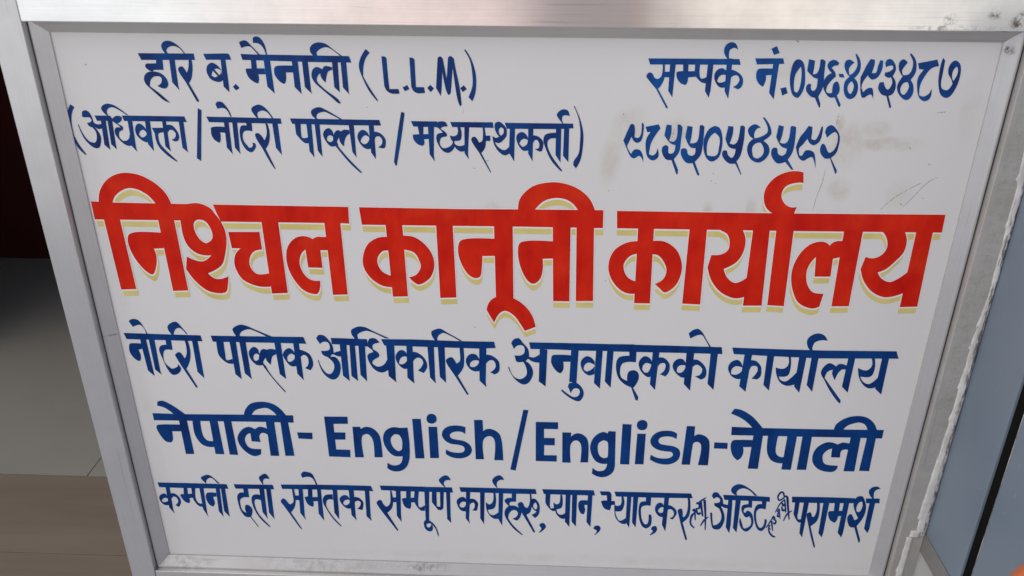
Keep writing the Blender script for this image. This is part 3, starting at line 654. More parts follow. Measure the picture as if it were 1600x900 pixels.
C7198,6588c 7130,6707 7121,6816 7209,6873 7324,6897 7473,6803 7812,6593c 7745,6596c 7453,6770 7378,6790 7280,6722 7248,6645 7265,6568c
C7741,6415c 7831,6413c 7841,6150 7817,5902 7685,5681c 7920,5190c 7910,5159c 7880,5177c 7598,5713c 7449,5982 7423,6072 7473,6140 7561,6165 7663,5999c 7743,6080 7747,6260
C8179,6137c 8113,6247 7998,6266 7900,6174 7878,6039 7952,5883 8068,5806 8185,5821c
H7969,5940c 7984,6042 8072,6101 8169,6092c 8168,6024 8089,5932 8011,5918c
P8183,6427 8346,6427 8323,5550 8337,5389 8182,5558
C8335,6253c 8460,6234 8614,6104 8643,5970 8623,5811 8525,5735c 8422,5794c 8506,5853 8555,5967 8508,6101 8421,6110 8333,6018c
C8902,6573c 8968,6673 9073,6698 9159,6590 9285,6418 9307,6229c 9413,6210 9536,6291c 9550,6079c 9434,6087 9337,6130 9288,6169 9231,6104c 9319,6039 9399,5861 9391,5713 9296,5526 9180,5484 9013,5599 8895,5778 8836,5936c 8859,5948c 8934,5734 9051,5634 9149,5637 9255,5743 9243,5947 9174,6091c 9029,6087 8990,6210 8980,6254c 9124,6258 9200,6327 9189,6481 9122,6524 9026,6499 8966,6413c
P9302,6599 10490,6604 11059,6601 11645,6608 11657,6426 10421,6415 9925,6430 9337,6430
P9543,6436 9715,6418 9694,5446 9536,5579
C10254,6288c 10260,6121c 10078,6116c 10091,5993 10075,5880 10020,5806c 9921,5875 9810,6075 9807,6198 9833,6277 9967,6296
P10246,6421 10412,6415 10396,5558 10230,5588
C10231,5553c 10376,5580c 10497,5480 10571,5321 10558,5180 10474,5065 10335,5104 10154,5238 10053,5340c 10071,5380c 10232,5241 10352,5174 10449,5212 10483,5341 10441,5409 10344,5407 10274,5284c 10205,5460c
C10787,6136c 10696,6245 10599,6276 10488,6172 10474,6049 10539,5870 10669,5772 10793,5809c
H10547,5916c 10561,6040 10644,6110 10781,6057c 10783,6012 10710,5920 10616,5872c
P10802,6425 10950,6422 10937,5424 10794,5570
P11049,6432 11192,6424 11179,5454 11038,5622
P11182,6600 12334,6598 13573,6587 13606,6412 12728,6417 11192,6413
C11542,6434c 11701,6420c 11708,6145c 11513,6149 11402,6097 11365,5916 11405,5736 11545,5648c 11536,5785 11568,5899 11680,5936 11770,5882 11801,5724 11728,5516 11688,5469c 11826,5218c 11814,5113c 11763,5146c 11643,5479c 11493,5555 11348,5711 11277,5936 11274,6160 11334,6273 11550,6313c
C12065,6171c 11990,6280 11883,6310 11787,6197 11777,6062 11857,5885 12000,5764 12075,5789c
H11861,5964c 11872,6065 11934,6134 12051,6104c 12047,6025 11991,5888 11914,5886c
P12064,6430 12212,6425 12190,5426 12063,5572
C12208,6286c 12323,6278 12448,6148 12475,6014 12452,5879 12392,5791c 12262,5851c 12343,5921 12379,6057 12354,6134 12259,6132 12209,6041c
C12818,6158c 12742,6256 12629,6253 12543,6151 12545,6016 12645,5862 12768,5774 12844,5781c
H12639,5929c 12648,6042 12719,6100 12824,6091c 12821,6024 12755,5910 12680,5896c
P12812,6428 12982,6424 12983,5426 12826,5605
C12980,6252c 13085,6243 13254,6081 13304,5925 13284,5789 13194,5730c 13061,5817c 13162,5854 13206,5990 13139,6089 13059,6120 12975,6051c
P13346,6427 13505,6421 13510,5465 13359,5621
C12812,6914c 12897,7002 13006,7037 13107,6954 13209,6784 13332,6591c 13295,6590c 13181,6783 13115,6879 13039,6887 12862,6792c
P13802,6583 14778,6570 16049,6560 16291,6562 16324,6371 15746,6359 14616,6390 13860,6418
C14086,6110c 14024,6230 13943,6272 13827,6214 13774,6101 13787,5989 13881,5834 14032,5766 14105,5795c
H13854,5901c 13859,6025 13935,6105 14090,6076c 14083,5975 13998,5894 13923,5881c
P14095,6420 14260,6407 14236,5434 14078,5579
C14255,6270c 14371,6251 14491,6121 14522,5988 14518,5852 14452,5771c 14325,5790c 14398,5894 14437,6030 14397,6118 14293,6115 14251,6002c
P14595,6401 14750,6394 14758,5484 14614,5628
C15066,6391c 15119,6386c 15154,6117 15120,5892 14926,5860c 14976,5775 15086,5733 15189,5815 15313,5999c 15324,5672c 15160,5621 14998,5685 14874,5885 14826,6097c 15000,6068 15091,6160
P15301,6387 15462,6380 15444,5447 15306,5603
P15575,6372 15730,6365 15727,5478 15578,5656
C15520,6546c 15435,6674 15411,6825 15486,6935 15625,6992 15763,6942 15855,6811c 15727,6823 15588,6765 15553,6634 15577,6537c
P15518,6557 17391,6585 17475,6398 15737,6359
C16385,6185c 16384,6084c 16290,6082 16216,5968 16182,5798c 16124,5898 16090,5987 16094,6076c 15998,6029 15951,5916 15952,5848c 16403,5267c 16407,5186c 16365,5208 16122,5512 15939,5814c 15849,5958 15844,6047 15899,6171 15981,6240 16080,6209 16145,6162c 16209,6224 16284,6226
P16378,6383 16529,6376 16525,5478 16368,5634
C16891,6386c 16962,6384c 17006,6124 16960,5922 16726,5911c 16806,5782 16941,5718 17041,5789 17145,5938c 17126,5644c 16981,5606 16832,5693 16701,5892 16634,6136c 16837,6075 16928,6189
P17113,6392 17266,6392 17277,5450 17116,5598
""",
"language_line": """
P368,4424 1166,4420 2574,4449 3750,4465 3739,4255 3051,4258 1857,4240 368,4223
C548,4757c 676,4785 862,4682 1164,4412c 885,4404c 791,4511 664,4604 523,4643c
C1011,4113c 998,3919c 752,3913c 748,3793 721,3641 669,3584c 548,3610 437,3808 388,4019 425,4082 553,4106
P974,4260 1168,4248 1187,3255 979,3248
C1301,4245c 1491,4244c 1480,3942 1504,3767 1582,3664 1748,3662c 1732,3484c 1574,3479 1436,3538 1352,3662 1296,3836
P1716,4258 1910,4252 1930,3269 1714,3272
P2056,4261 2240,4255 2265,3260 2062,3266
C3107,4043c 3086,3881c 2970,3939 2904,3912 2864,3836 2873,3666c 2656,3679c 2657,3917c 2569,3877 2500,3749 2503,3624 2579,3487 2857,3458c 2837,3305c 2736,3250 2630,3247 2477,3356 2357,3543 2318,3744 2388,3921 2509,4049 2640,4102 2786,4038c 2889,4110 3010,4094
P3074,4276 3274,4270 3279,3268 3068,3261
P3423,4287 3607,4280 3654,3281 3430,3273
C2569,4439c 2624,4591 2770,4764 2960,4822 3142,4823 3318,4768 3465,4641 3577,4462c 3352,4463c 3255,4586 3142,4655 2997,4638 2846,4573 2758,4445c
P3795,3978 4159,3978 4146,3790 3810,3797
P4487,4454 5045,4467 5038,4264 4693,4253 4691,4007 4958,4011 4941,3804 4693,3796 4692,3506 5034,3505 5022,3284 4501,3292
C5140,4182c 5324,4187c 5329,4126c 5467,4192 5626,4148 5740,4016 5783,3893 5808,3310c 5610,3303c 5586,3862 5492,3983 5388,3955 5339,3854 5350,3295c 5135,3287c
C6260,4185c 6453,4199c 6480,3716 6446,3235 6363,3026 6232,2918 6084,2893 5982,2923 5902,2985c 5912,3152c 6033,3079 6179,3097 6256,3177 6293,3357c 6090,3363 5954,3498 5864,3721 5857,3921 5929,4096 6056,4186 6179,4202
H6127,3999c 6238,3982 6302,3835 6287,3559c 6202,3506 6103,3578 6040,3727 6038,3877
P6577,4454 6779,4460 6822,3311 6601,3304
C7037,4613 7126,4572 7158,4464 7119,4366 7026,4332 6941,4373 6917,4469 6949,4567
P6952,4239 7159,4245 7174,3331 6961,3324
C7832,4255c 7822,4058c 7738,4117 7617,4125 7504,4085 7451,4009 7490,3924 7611,3890 7773,3859 7914,3764 7973,3615 7929,3463 7804,3370 7639,3339 7475,3371 7343,3456c 7347,3595c 7479,3523 7642,3504 7766,3533 7799,3609 7770,3696 7648,3742 7485,3762 7345,3845 7268,3991 7293,4139 7398,4253 7560,4295 7722,4288
C8037,4468c 8238,4474c 8249,4158c 8346,4222 8467,4214 8608,4120 8668,3987 8725,3317c 8507,3317c 8506,3932 8425,4016 8334,4001 8252,3899 8260,3334c 8061,3328c
P9192,4791 9310,4783 9022,3020 8894,3049
P9486,4459 10009,4463 10014,4269 9684,4266 9689,4006 9945,4010 9947,3799 9699,3799 9699,3503 10005,3508 10006,3324 9504,3325
C10117,4180c 10328,4181c 10322,4059c 10439,4160 10580,4141 10695,4034 10743,3863 10756,3324c 10573,3318c 10561,3857 10487,3953 10406,3951 10329,3849 10316,3649 10344,3302c 10140,3303c
C11195,4251c 11365,4246c 11404,3232c 11363,3051 11246,2932 11104,2893 10979,2922 10863,2995c 10875,3168c 10992,3077 11135,3095 11192,3173 11216,3302c 11084,3297 10938,3368 10838,3541 10787,3765 10828,3989 10940,4152 11077,4222 11179,4184c
H11089,3985c 11181,3951 11205,3878 11219,3504c 11136,3463 11032,3523 10973,3696 10983,3895
P11512,4462 11724,4456 11742,3294 11522,3299
C11965,4591 12060,4551 12093,4456 12070,4346 11980,4300 11884,4336 11844,4443 11873,4545
P11873,4199 12072,4201 12081,3311 11873,3311
C12801,4229c 12801,4073c 12700,4128 12559,4143 12423,4102 12380,4015 12427,3930 12560,3893 12743,3866 12880,3784 12924,3636 12880,3459 12747,3354 12588,3323 12381,3367 12222,3462c 12232,3601c 12389,3518 12553,3499 12692,3528 12756,3606 12718,3692 12575,3712 12412,3744 12264,3838 12192,3984 12239,4157 12370,4271 12526,4305 12686,4293
C13004,4453c 13196,4450c 13203,4176c 13307,4228 13450,4184 13551,4077 13586,3931 13609,3333c 13372,3337c 13400,3802 13375,3949 13309,4008 13212,3981 13190,3795 13184,3339c 12982,3337c
P13688,4008 14003,4002 14011,3829 13696,3836
P14042,4463 14762,4450 16152,4458 17528,4485 17530,4244 16775,4249 15913,4238 15007,4236 14056,4229
C14042,4963c 14190,4944 14465,4775 14763,4438c 14527,4443c 14369,4606 14197,4731 13981,4831c
C14610,4101c 14596,3904c 14374,3897c 14398,3729 14357,3578 14281,3506c 14171,3622 14101,3794 14078,3990 14117,4078 14273,4100
P14571,4251 14789,4246 14798,3271 14560,3271
C14907,4249c 15140,4250c 15150,3779 15204,3682 15290,3635 15408,3651c 15395,3463c 15255,3458 15085,3528 14972,3699 14929,3871
P15354,4264 15575,4259 15574,3268 15352,3273
P15703,4263 15920,4258 15934,3280 15713,3278
C16854,4081c 16850,3885c 16747,3906 16665,3867 16666,3669c 16455,3669c 16438,3921c 16338,3868 16260,3742 16274,3593 16344,3471 16651,3431c 16648,3330 16581,3252 16402,3246 16210,3315 16062,3486 16021,3684 16058,3884 16190,4047 16358,4102 16546,4042c 16654,4099 16754,4090
P16810,4274 17040,4270 17068,3274 16814,3273
P17182,4274 17388,4269 17411,3293 17174,3298
C16389,4442c 16412,4598 16542,4745 16720,4833 16929,4851 17113,4798 17277,4649 17369,4473c 17154,4478c 17069,4619 16943,4674 16812,4646 16670,4570 16593,4448c
""",
"service_line": """
P107,2343 786,2351 1848,2350 1876,2207 1343,2202 759,2191 129,2199
C282,1913c 239,1997 158,1982 73,1893 70,1771 155,1638 271,1630 327,1669c
H114,1760c 149,1823 214,1862 289,1840c 276,1766 190,1726 141,1724c
P288,2217 393,2209 358,1509 372,1360 268,1556
C335,1988c 457,2017 575,1912 601,1741 518,1577c 439,1636c 512,1713 536,1800 494,1897 437,1907 377,1843c
C745,2222c 840,2213c 821,2006c 935,2022c 934,1896c 832,1872c 836,1774 806,1712c 705,1757 613,1962c 668,2001 712,1995c
C940,2229c 1043,2208c 999,1854 1052,1721 1149,1712c 1141,1601c 1038,1634 946,1791 919,1924c
P1143,2224 1248,2215 1216,1392 1230,1280 1131,1538
C1545,2069c 1537,1947c 1456,1932 1467,1748 1409,1623c 1320,1681 1266,1839 1268,1974 1321,2061
P1556,2226 1659,2218 1618,1382 1625,1295 1525,1478
P1686,2231 1791,2223 1777,1388 1784,1301 1663,1484
C1329,2363c 1265,2444 1230,2526 1308,2593 1429,2628 1516,2572 1677,2363c 1620,2373c 1526,2513 1452,2534 1364,2460 1337,2351c
P2027,2356 3007,2374 3028,2231 2700,2231 2058,2220
C2248,2239c 2372,2232c 2364,1953c 2217,1947 2129,1871 2111,1674 2140,1526 2228,1455c 2209,1603 2254,1716 2329,1694 2393,1585 2373,1436 2330,1334c 2485,1013c 2465,1007c 2308,1321c 2192,1329 2097,1500 2060,1795 2068,1991 2140,2090 2249,2106c
C2656,2036c 2645,1878c 2521,1898 2484,1835 2478,1712 2524,1466 2793,1025c 2762,1011c 2528,1342 2419,1710 2416,1906 2460,2017 2562,2057
P2653,2242 2778,2239 2748,1375 2755,1275 2645,1496
P2826,2236 2942,2235 2922,1357 2927,1270 2809,1477
C2757,2378c 2705,2495 2687,2578 2744,2651 2857,2714 2925,2645 2952,2551c 2857,2560 2806,2534 2776,2450 2780,2378c
P3210,2389 4257,2419 4831,2428 5460,2426 5506,2265 4818,2272 3858,2261 3233,2255
C3474,2259c 3527,2256c 3536,1947 3489,1700 3371,1511c 3598,980c 3568,979c 3454,1202 3296,1545c 3202,1739 3148,1859 3227,1955 3297,1889 3371,1770 3466,1847 3478,2042
P3499,2055 3644,2060 3629,1914 3493,1909
P3639,2277 3748,2269 3709,1387 3727,1275 3605,1507
C3879,2274c 3985,2278c 3969,2024c 4104,2029c 4092,1899c 3975,1890c 3972,1768 3947,1713c 3829,1787 3765,2016c 3855,2044c
P4106,2282 4201,2273 4190,1405 4191,1275 4072,1500
C3780,2616c 3754,2721 3820,2806 3914,2802 4023,2754 4083,2591 4127,2414c 4088,2413c 4059,2543 4010,2624 3899,2656
C4479,2127c 4474,1957c 4368,1965 4315,1915 4291,1755 4417,1439 4624,1121c 4603,1100c 4428,1339 4274,1681c 4215,1874 4238,2021 4304,2101
P4493,2284 4608,2276 4590,1520 4580,1333 4475,1540
C4904,1961c 4848,2092 4753,2113 4649,2012 4657,1891 4742,1747 4834,1689 4913,1704c
H4721,1844c 4747,1918 4818,1970 4895,1960c 4877,1862 4804,1798 4756,1797c
P4893,2298 5021,2291 5008,1436 5022,1312 4905,1482
C4999,2061c 5114,2053 5220,1936 5230,1814 5190,1653c 5063,1690c 5130,1762 5168,1885 5125,1945 5046,1929 5014,1880c
P5295,2301 5409,2293 5388,1451 5398,1314 5282,1459
P5680,2446 6228,2447 6797,2450 6791,2307 6410,2298 5706,2304
C5925,2300c 5963,2296c 5983,1988 5940,1743 5815,1591c 6065,1039c 6034,1012c 5699,1598c 5596,1803 5564,1900 5617,1980 5685,1989 5726,1882 5807,1787 5900,1888 5923,2107
P5931,2083 6075,2089 6067,1943 5941,1926
P6068,2305 6186,2297 6157,1480 6161,1306 6051,1501
P6038,2443 6797,2446 7460,2451 7484,2292 6600,2291 6029,2287
C6325,2298c 6439,2295c 6428,2085c 6519,2101c 6518,1951c 6431,1940c 6421,1806 6392,1736c 6270,1800 6207,2053c 6266,2079 6314,2081c
C6534,2298c 6639,2297c 6621,1813 6654,1790 6773,1868c 6766,1696c 6669,1692 6560,1835 6502,2015c
P6776,2302 6895,2295 6860,1391 6773,1387
P6962,2297 7076,2294 7069,1842 7155,1833 7161,2292 7256,2291 7231,1787 7171,1724 7094,1733 6950,1971
P7313,2298 7414,2294 7406,1523 7414,1325 7316,1445
C7271,2459c 7180,2579 7145,2660 7205,2756 7320,2819 7393,2774 7438,2670c 7334,2667 7276,2617 7269,2534 7308,2453c
C6753,1387c 6860,1391c 6999,1234 7086,910 7074,859c 7048,959 7014,1109 6932,1244c 6947,1132 6915,1042c 6836,1027 6742,1124 6721,1323c
H6786,1251c 6846,1291 6904,1268 6881,1179 6821,1152 6788,1201
P7645,2465 8687,2471 9514,2473 9545,2319 8875,2311 7674,2323
C7820,2028c 7756,2158 7670,2155 7573,2055 7579,1922 7652,1754 7747,1708 7805,1723c
H7632,1887c 7657,1961 7715,2012 7801,2003c 7789,1905 7730,1830 7673,1828c
P7807,2328 7911,2324 7867,1467 7884,1318 7781,1488
C7898,2115c 8002,2107 8096,1989 8095,1892 8064,1740c 7949,1745c 8008,1840 8010,1962 7982,1997 7924,1971 7894,1909c
P8153,2328 8267,2328 8241,1319 8147,1502
C8479,2328c 8532,2325c 8544,2006 8495,1834 8342,1780c 8379,1659 8475,1613 8552,1665 8619,1729c 8609,1507c 8493,1503 8379,1609 8304,1803 8291,2026c 8381,1952 8458,2027
P8611,2333 8724,2325 8695,1287 8599,1494
C8574,2467c 8480,2601 8453,2706 8519,2814 8631,2865 8706,2809 8743,2723c 8650,2725 8574,2652 8565,2569 8583,2468c
C8932,2321c 9042,2318c 9038,2061c 8905,2048 8876,2006 8886,1934c 9029,1927 9154,1810 9165,1639 9070,1470 8954,1520c 9050,1586 9088,1685 9049,1782 8953,1790 8868,1677 8849,1529c 8936,1359 9219,1007c 9190,1000c 8975,1211 8801,1502c 8753,1673 8781,1821 8858,1921c 8800,1991 8753,2086 8810,2161 8933,2177c
C9375,2325c 9413,2321c 9428,1942 9393,1746 9298,1657c 9527,1119c 9518,1094c 9479,1105c 9222,1641c 9096,1905 9085,2002 9142,2057 9199,2042 9257,1911 9315,1877 9370,2012
C9415,2159c 9500,2174 9607,2021 9629,1852 9604,1680 9520,1562c 9422,1661c 9489,1701 9545,1776 9506,1799 9428,1918 9417,2038
H9462,1943c 9484,2017 9521,2054 9551,1995 9562,1898 9534,1837c 9486,1871
C9630,1311c 9638,1373 9724,1414 9793,1317 9775,1242 9643,1091c 9618,1105c 9670,1188 9679,1250c
P9677,2475 10932,2487 10973,2327 10320,2323 9718,2329
C9764,2355c 9883,2347c 9881,1951 9898,1891 9977,1901c 9959,2074c 10046,2017 10102,2056 10122,2320c 10169,2317c 10191,2107 10163,1913 10041,1864c 10092,1715 10188,1694 10272,1771c 10278,1575c 10173,1571 10055,1689 10014,1810c 9938,1807 9801,1972 9771,2043
P10253,2349 10372,2341 10377,1307 10262,1476
P10413,2343 10535,2335 10541,1325 10428,1482
C10805,2166c 10802,2021c 10727,2018 10752,1862 10720,1727c 10643,1760 10578,1952 10582,2097 10627,2159
P10798,2345 10910,2349 10905,1327 10797,1484
C10978,1280c 11022,1369 11117,1373 11160,1287 11136,1199 11026,1070c 11007,1081c 11061,1159 11067,1221c
P11079,2462 11307,2463 11355,2424 11369,2342 11126,2338
C11255,2373c 11371,2378c 11382,2175c 11464,2166c 11476,2058c 11386,2043c 11373,1934 11353,1880c 11222,1928 11126,2154c 11190,2180 11275,2183c
P11437,2463 11959,2470 12630,2471 12652,2317 12194,2312 11483,2317
C11613,2339c 11660,2336c 11702,2115 11641,1871 11491,1853c 11529,1696 11623,1553 11768,1656c 11781,1460c 11666,1468 11523,1623 11466,1889 11461,2058c 11538,2024 11611,2063
P11753,2344 11860,2341 11868,1340 11767,1521
P11903,2337 12025,2335 12026,1358 11926,1515
C12211,2337c 12342,2334c 12345,2055c 12213,2062 12132,2010 12125,1841 12171,1598 12247,1466 12303,1480 12326,1555 12319,1775c 12375,1777 12403,1656 12392,1434 12294,1336 12185,1401 12090,1669 12060,1959 12093,2153 12222,2194c
C12412,1299c 12442,1399 12526,1415 12563,1317 12532,1216 12416,1117c 12391,1136c 12447,1213 12461,1276c
P12515,2470 13295,2474 13346,2334 12555,2314
C12691,2027c 12606,2156 12513,2141 12459,1994 12489,1850 12583,1732 12661,1711 12715,1737c
H12537,1889c 12556,1962 12616,2024 12683,2015c 12686,1906 12631,1844 12574,1854c
P12662,2337 12774,2337 12777,1568 12770,1259 12671,1466
C12760,2102c 12876,2058 12980,1942 13000,1821 12962,1722 12921,1647c 12833,1681c 12922,1745 12930,1867 12866,1961 12791,1959 12759,1885c
C13225,2334c 13281,2332c 13324,1979 13300,1735 13175,1559c 13333,1031c 13323,993c 13293,1004c 13160,1410 13077,1702 13022,1895c 13034,1968 13107,1995 13144,1899 13169,1730 13221,1781 13256,2000
P13380,1925 13389,1926 13374,1991
P13380,1925 13374,1991 13366,1987
P13389,1926 13403,1927 13386,1996
P13389,1926 13386,1996 13374,1991
P13403,1927 13418,1929 13398,2001
P13403,1927 13398,2001 13386,1996
P13418,1929 13432,1935 13405,2005
P13418,1929 13405,2005 13398,2001
P13432,1935 13444,1946 13410,2006
P13432,1935 13410,2006 13405,2005
P13444,1946 13452,1958 13417,2009
P13444,1946 13417,2009 13410,2006
P13452,1958 13456,1969 13424,2012
P13452,1958 13424,2012 13417,2009
P13456,1969 13459,1975 13430,2015
P13456,1969 13430,2015 13424,2012
P13398,1979 13466,1642 13492,1646
P13398,1979 13492,1646 13456,1986
P13426,1889 13413,1878 13440,1842
P13426,1889 13440,1842 13449,1859
P13413,1878 13393,1863 13427,1820
P13413,1878 13427,1820 13440,1842
P13393,1863 13371,1838 13416,1795
P13393,1863 13416,1795 13427,1820
P13371,1838 13353,1804 13408,1769
P13371,1838 13408,1769 13416,1795
P13353,1804 13342,1761 13400,1736
P13353,1804 13400,1736 13408,1769
P13342,1761 13336,1712 13392,1694
P13342,1761 13392,1694 13400,1736
P13336,1712 13334,1662 13386,1651
P13336,1712 13386,1651 13392,1694
P13334,1662 13334,1617 13384,1613
P13334,1662 13384,1613 13386,1651
P13334,1617 13338,1578 13386,1583
P13334,1617 13386,1583 13384,1613
P13338,1578 13345,1542 13391,1557
P13338,1578 13391,1557 13386,1583
P13345,1542 13356,1509 13398,1532
P13345,1542 13398,1532 13391,1557
P13356,1509 13372,1477 13408,1510
P13356,1509 13408,1510 13398,1532
P13372,1477 13395,1447 13423,1484
P13372,1477 13423,1484 13408,1510
P13395,1447 13423,1419 13445,1457
P13395,1447 13445,1457 13423,1484
P13423,1419 13449,1397 13468,1432
P13423,1419 13468,1432 13445,1457
P13449,1397 13466,1382 13484,1414
P13449,1397 13484,1414 13468,1432
P13477,2136 13481,2146 13440,2176
P13477,2136 13440,2176 13437,2167
P13481,2146 13485,2157 13447,2190
P13481,2146 13447,2190 13440,2176
P13485,2157 13487,2162 13458,2208
P13485,2157 13458,2208 13447,2190
P13487,2162 13480,2160 13482,2217
P13487,2162 13482,2217 13458,2208
P13480,2160 13483,2156 13504,2207
P13480,2160 13504,2207 13482,2217
P13483,2156 13494,2144 13524,2192
P13483,2156 13524,2192 13504,2207
P13494,2144 13504,2130 13543,2170
P13494,2144 13543,2170 13524,2192
P13504,2130 13509,2119 13558,2142
P13504,2130 13558,2142 13543,2170
P13509,2119 13512,2106 13565,2110
P13509,2119 13565,2110 13558,2142
P13512,2106 13513,2084 13567,2077
P13512,2106 13567,2077 13565,2110
P13513,2084 13513,2063 13564,2046
P13513,2084 13564,2046 13567,2077
P13513,2063 13512,2052 13556,2018
P13513,2063 13556,2018 13564,2046
P13512,2052 13511,2047 13539,1998
P13512,2052 13539,1998 13556,2018
P13511,2047 13504,2040 13520,1991
P13511,2047 13520,1991 13539,1998
P13504,2040 13493,2034 13505,1990
P13504,2040 13505,1990 13520,1991
P13493,2034 13484,2028 13495,1989
P13493,2034 13495,1989 13505,1990
P13451,2031 13453,2005 13491,2008
P13451,2031 13491,2008 13487,2034
P13453,2005 13456,1968 13498,1972
P13453,2005 13498,1972 13491,2008
P13456,1968 13460,1926 13506,1936
P13456,1968 13506,1936 13498,1972
P13460,1926 13469,1889 13514,1911
P13460,1926 13514,1911 13506,1936
P13469,1889 13483,1859 13522,1897
P13469,1889 13522,1897 13514,1911
P13483,1859 13500,1834 13533,1885
P13483,1859 13533,1885 13522,1897
P13500,1834 13521,1816 13541,1878
P13500,1834 13541,1878 13533,1885
P13521,1816 13547,1807 13541,1876
P13521,1816 13541,1876 13541,1878
P13547,1807 13572,1820 13540,1876
P13547,1807 13540,1876 13541,1876
P13572,1820 13587,1841 13550,1885
P13572,1820 13550,1885 13540,1876
P13587,1841 13596,1862 13561,1899
P13587,1841 13561,1899 13550,1885
P13596,1862 13602,1874 13570,1909
P13596,1862 13570,1909 13561,1899
P13522,2221 13625,1768 13665,1777
P13522,2221 13665,1777 13582,2233
P13471,2155 13491,2170 13476,2194
P13471,2155 13476,2194 13459,2173
P13491,2170 13520,2192 13500,2223
P13491,2170 13500,2223 13476,2194
P13520,2192 13552,2217 13527,2256
P13520,2192 13527,2256 13500,2223
P13552,2217 13580,2243 13553,2284
P13552,2217 13553,2284 13527,2256
P13580,2243 13607,2271 13581,2310
P13580,2243 13581,2310 13553,2284
P13607,2271 13633,2302 13611,2336
P13607,2271 13611,2336 13581,2310
P13633,2302 13656,2331 13638,2358
P13633,2302 13638,2358 13611,2336
P13656,2331 13672,2351 13657,2374
P13656,2331 13657,2374 13638,2358
P13606,2286 13619,2208 13682,2216
P13606,2286 13682,2216 13672,2294
P13619,2208 13638,2097 13697,2104
P13619,2208 13697,2104 13682,2216
P13638,2097 13660,1970 13714,1975
P13638,2097 13714,1975 13697,2104
P13660,1970 13679,1846 13728,1849
P13660,1970 13728,1849 13714,1975
P13679,1846 13696,1714 13739,1716
P13679,1846 13739,1716 13728,1849
P13696,1714 13713,1570 13750,1571
P13696,1714 13750,1571 13739,1716
P13713,1570 13727,1439 13759,1439
P13713,1570 13759,1439 13750,1571
P13727,1439 13738,1347 13765,1347
P13727,1439 13765,1347 13759,1439
P13630,1458 13644,1489 13618,1507
P13630,1458 13618,1507 13609,1472
P13644,1489 13664,1533 13631,1556
P13644,1489 13631,1556 13618,1507
P13664,1533 13685,1581 13647,1610
P13664,1533 13647,1610 13631,1556
P13685,1581 13706,1621 13668,1658
P13685,1581 13668,1658 13647,1610
P13706,1621 13728,1658 13696,1697
P13706,1621 13696,1697 13668,1658
P13728,1658 13754,1696 13729,1731
P13728,1658 13729,1731 13696,1697
P13754,1696 13778,1730 13758,1758
P13754,1696 13758,1758 13729,1731
P13778,1730 13795,1754 13779,1777
P13778,1730 13779,1777 13758,1758
C13802,2415c 13837,2522 13929,2526 14004,2434 14070,2341 14095,2199c 14155,2166 14231,2157c 14262,2050c 14149,2058 14069,2103 14061,2090c 14146,1913 14190,1696 14142,1449 14075,1372 13940,1391 13875,1561 13815,1888c 13848,1902 13870,1866c 13907,1612 13938,1502 14002,1517 14086,1618 14101,1814 14021,2029c 13960,2075 13899,2120 13886,2204c 13964,2207 14016,2244 13996,2339 13926,2384 13858,2322c
P14066,2460 14844,2453 15197,2435 15217,2289 14863,2299 14120,2308
P14209,2347 14312,2338 14360,1531 14353,1259 14246,1453
P14387,2329 14512,2322 14529,1537 14530,1290 14424,1435
C14381,2459c 14280,2527 14240,2631 14284,2731 14395,2800 14527,2770 14708,2648 14888,2466c 14823,2468c 14674,2623 14539,2677 14433,2638 14386,2566 14399,2460c
C14702,2329c 14787,2320c 14813,2082c 14704,2090 14635,2052 14628,1955 14670,1920c 14716,1995 14818,1926 14873,1795 14907,1601 14863,1427 14762,1329 14637,1418 14554,1636 14561,1771c 14638,1566 14692,1433 14766,1448 14848,1550 14823,1744 14776,1815c 14742,1790 14686,1788 14618,1882 14566,2001 14567,2145 14709,2198c
C15019,2317c 15136,2314c 15148,2047c 15005,2066 14941,1991 14941,1846 15016,1556 15085,1461 15138,1487 15169,1611 15159,1757c 15221,1711 15222,1564 15215,1478 15136,1359 15035,1409 14929,1651 14879,1892 14888,2109 14942,2195 15042,2211c
P15564,2423 15557,2454 15525,2446
P15564,2423 15525,2446 15535,2416
P15557,2454 15547,2500 15511,2489
P15557,2454 15511,2489 15525,2446
P15547,2500 15534,2548 15496,2531
P15547,2500 15496,2531 15511,2489
P15534,2548 15517,2586 15484,2555
P15534,2548 15484,2555 15496,2531
P15517,2586 15493,2611 15476,2561
P15517,2586 15476,2561 15484,2555
P15493,2611 15466,2622 15468,2564
P15493,2611 15468,2564 15476,2561
P15466,2622 15440,2618 15460,2564
P15466,2622 15460,2564 15468,2564
P15440,2618 15418,2602 15451,2558
P15440,2618 15451,2558 15460,2564
P15418,2602 15401,2574 15439,2539
P15418,2602 15439,2539 15451,2558
P15401,2574 15385,2536 15425,2508
P15401,2574 15425,2508 15439,2539
P15385,2536 15374,2494 15413,2473
P15385,2536 15413,2473 15425,2508
P15374,2494 15369,2453 15409,2445
P15374,2494 15409,2445 15413,2473
P15369,2453 15373,2414 15412,2421
P15369,2453 15412,2421 15409,2445
P15373,2414 15385,2377 15420,2395
P15373,2414 15420,2395 15412,2421
P15385,2377 15402,2345 15431,2374
P15385,2377 15431,2374 15420,2395
P15402,2345 15426,2321 15437,2367
P15402,2345 15437,2367 15431,2374
P15426,2321 15454,2318 15440,2367
P15426,2321 15440,2367 15437,2367
P15454,2318 15476,2331 15454,2374
P15454,2318 15454,2374 15440,2367
P15476,2331 15495,2348 15472,2388
P15476,2331 15472,2388 15454,2374
P15495,2348 15512,2363 15487,2401
P15495,2348 15487,2401 15472,2388
P15512,2363 15527,2380 15501,2414
P15512,2363 15501,2414 15487,2401
P15527,2380 15540,2400 15514,2430
P15527,2380 15514,2430 15501,2414
P15540,2400 15551,2417 15526,2446
P15540,2400 15526,2446 15514,2430
P15551,2417 15559,2429 15534,2457
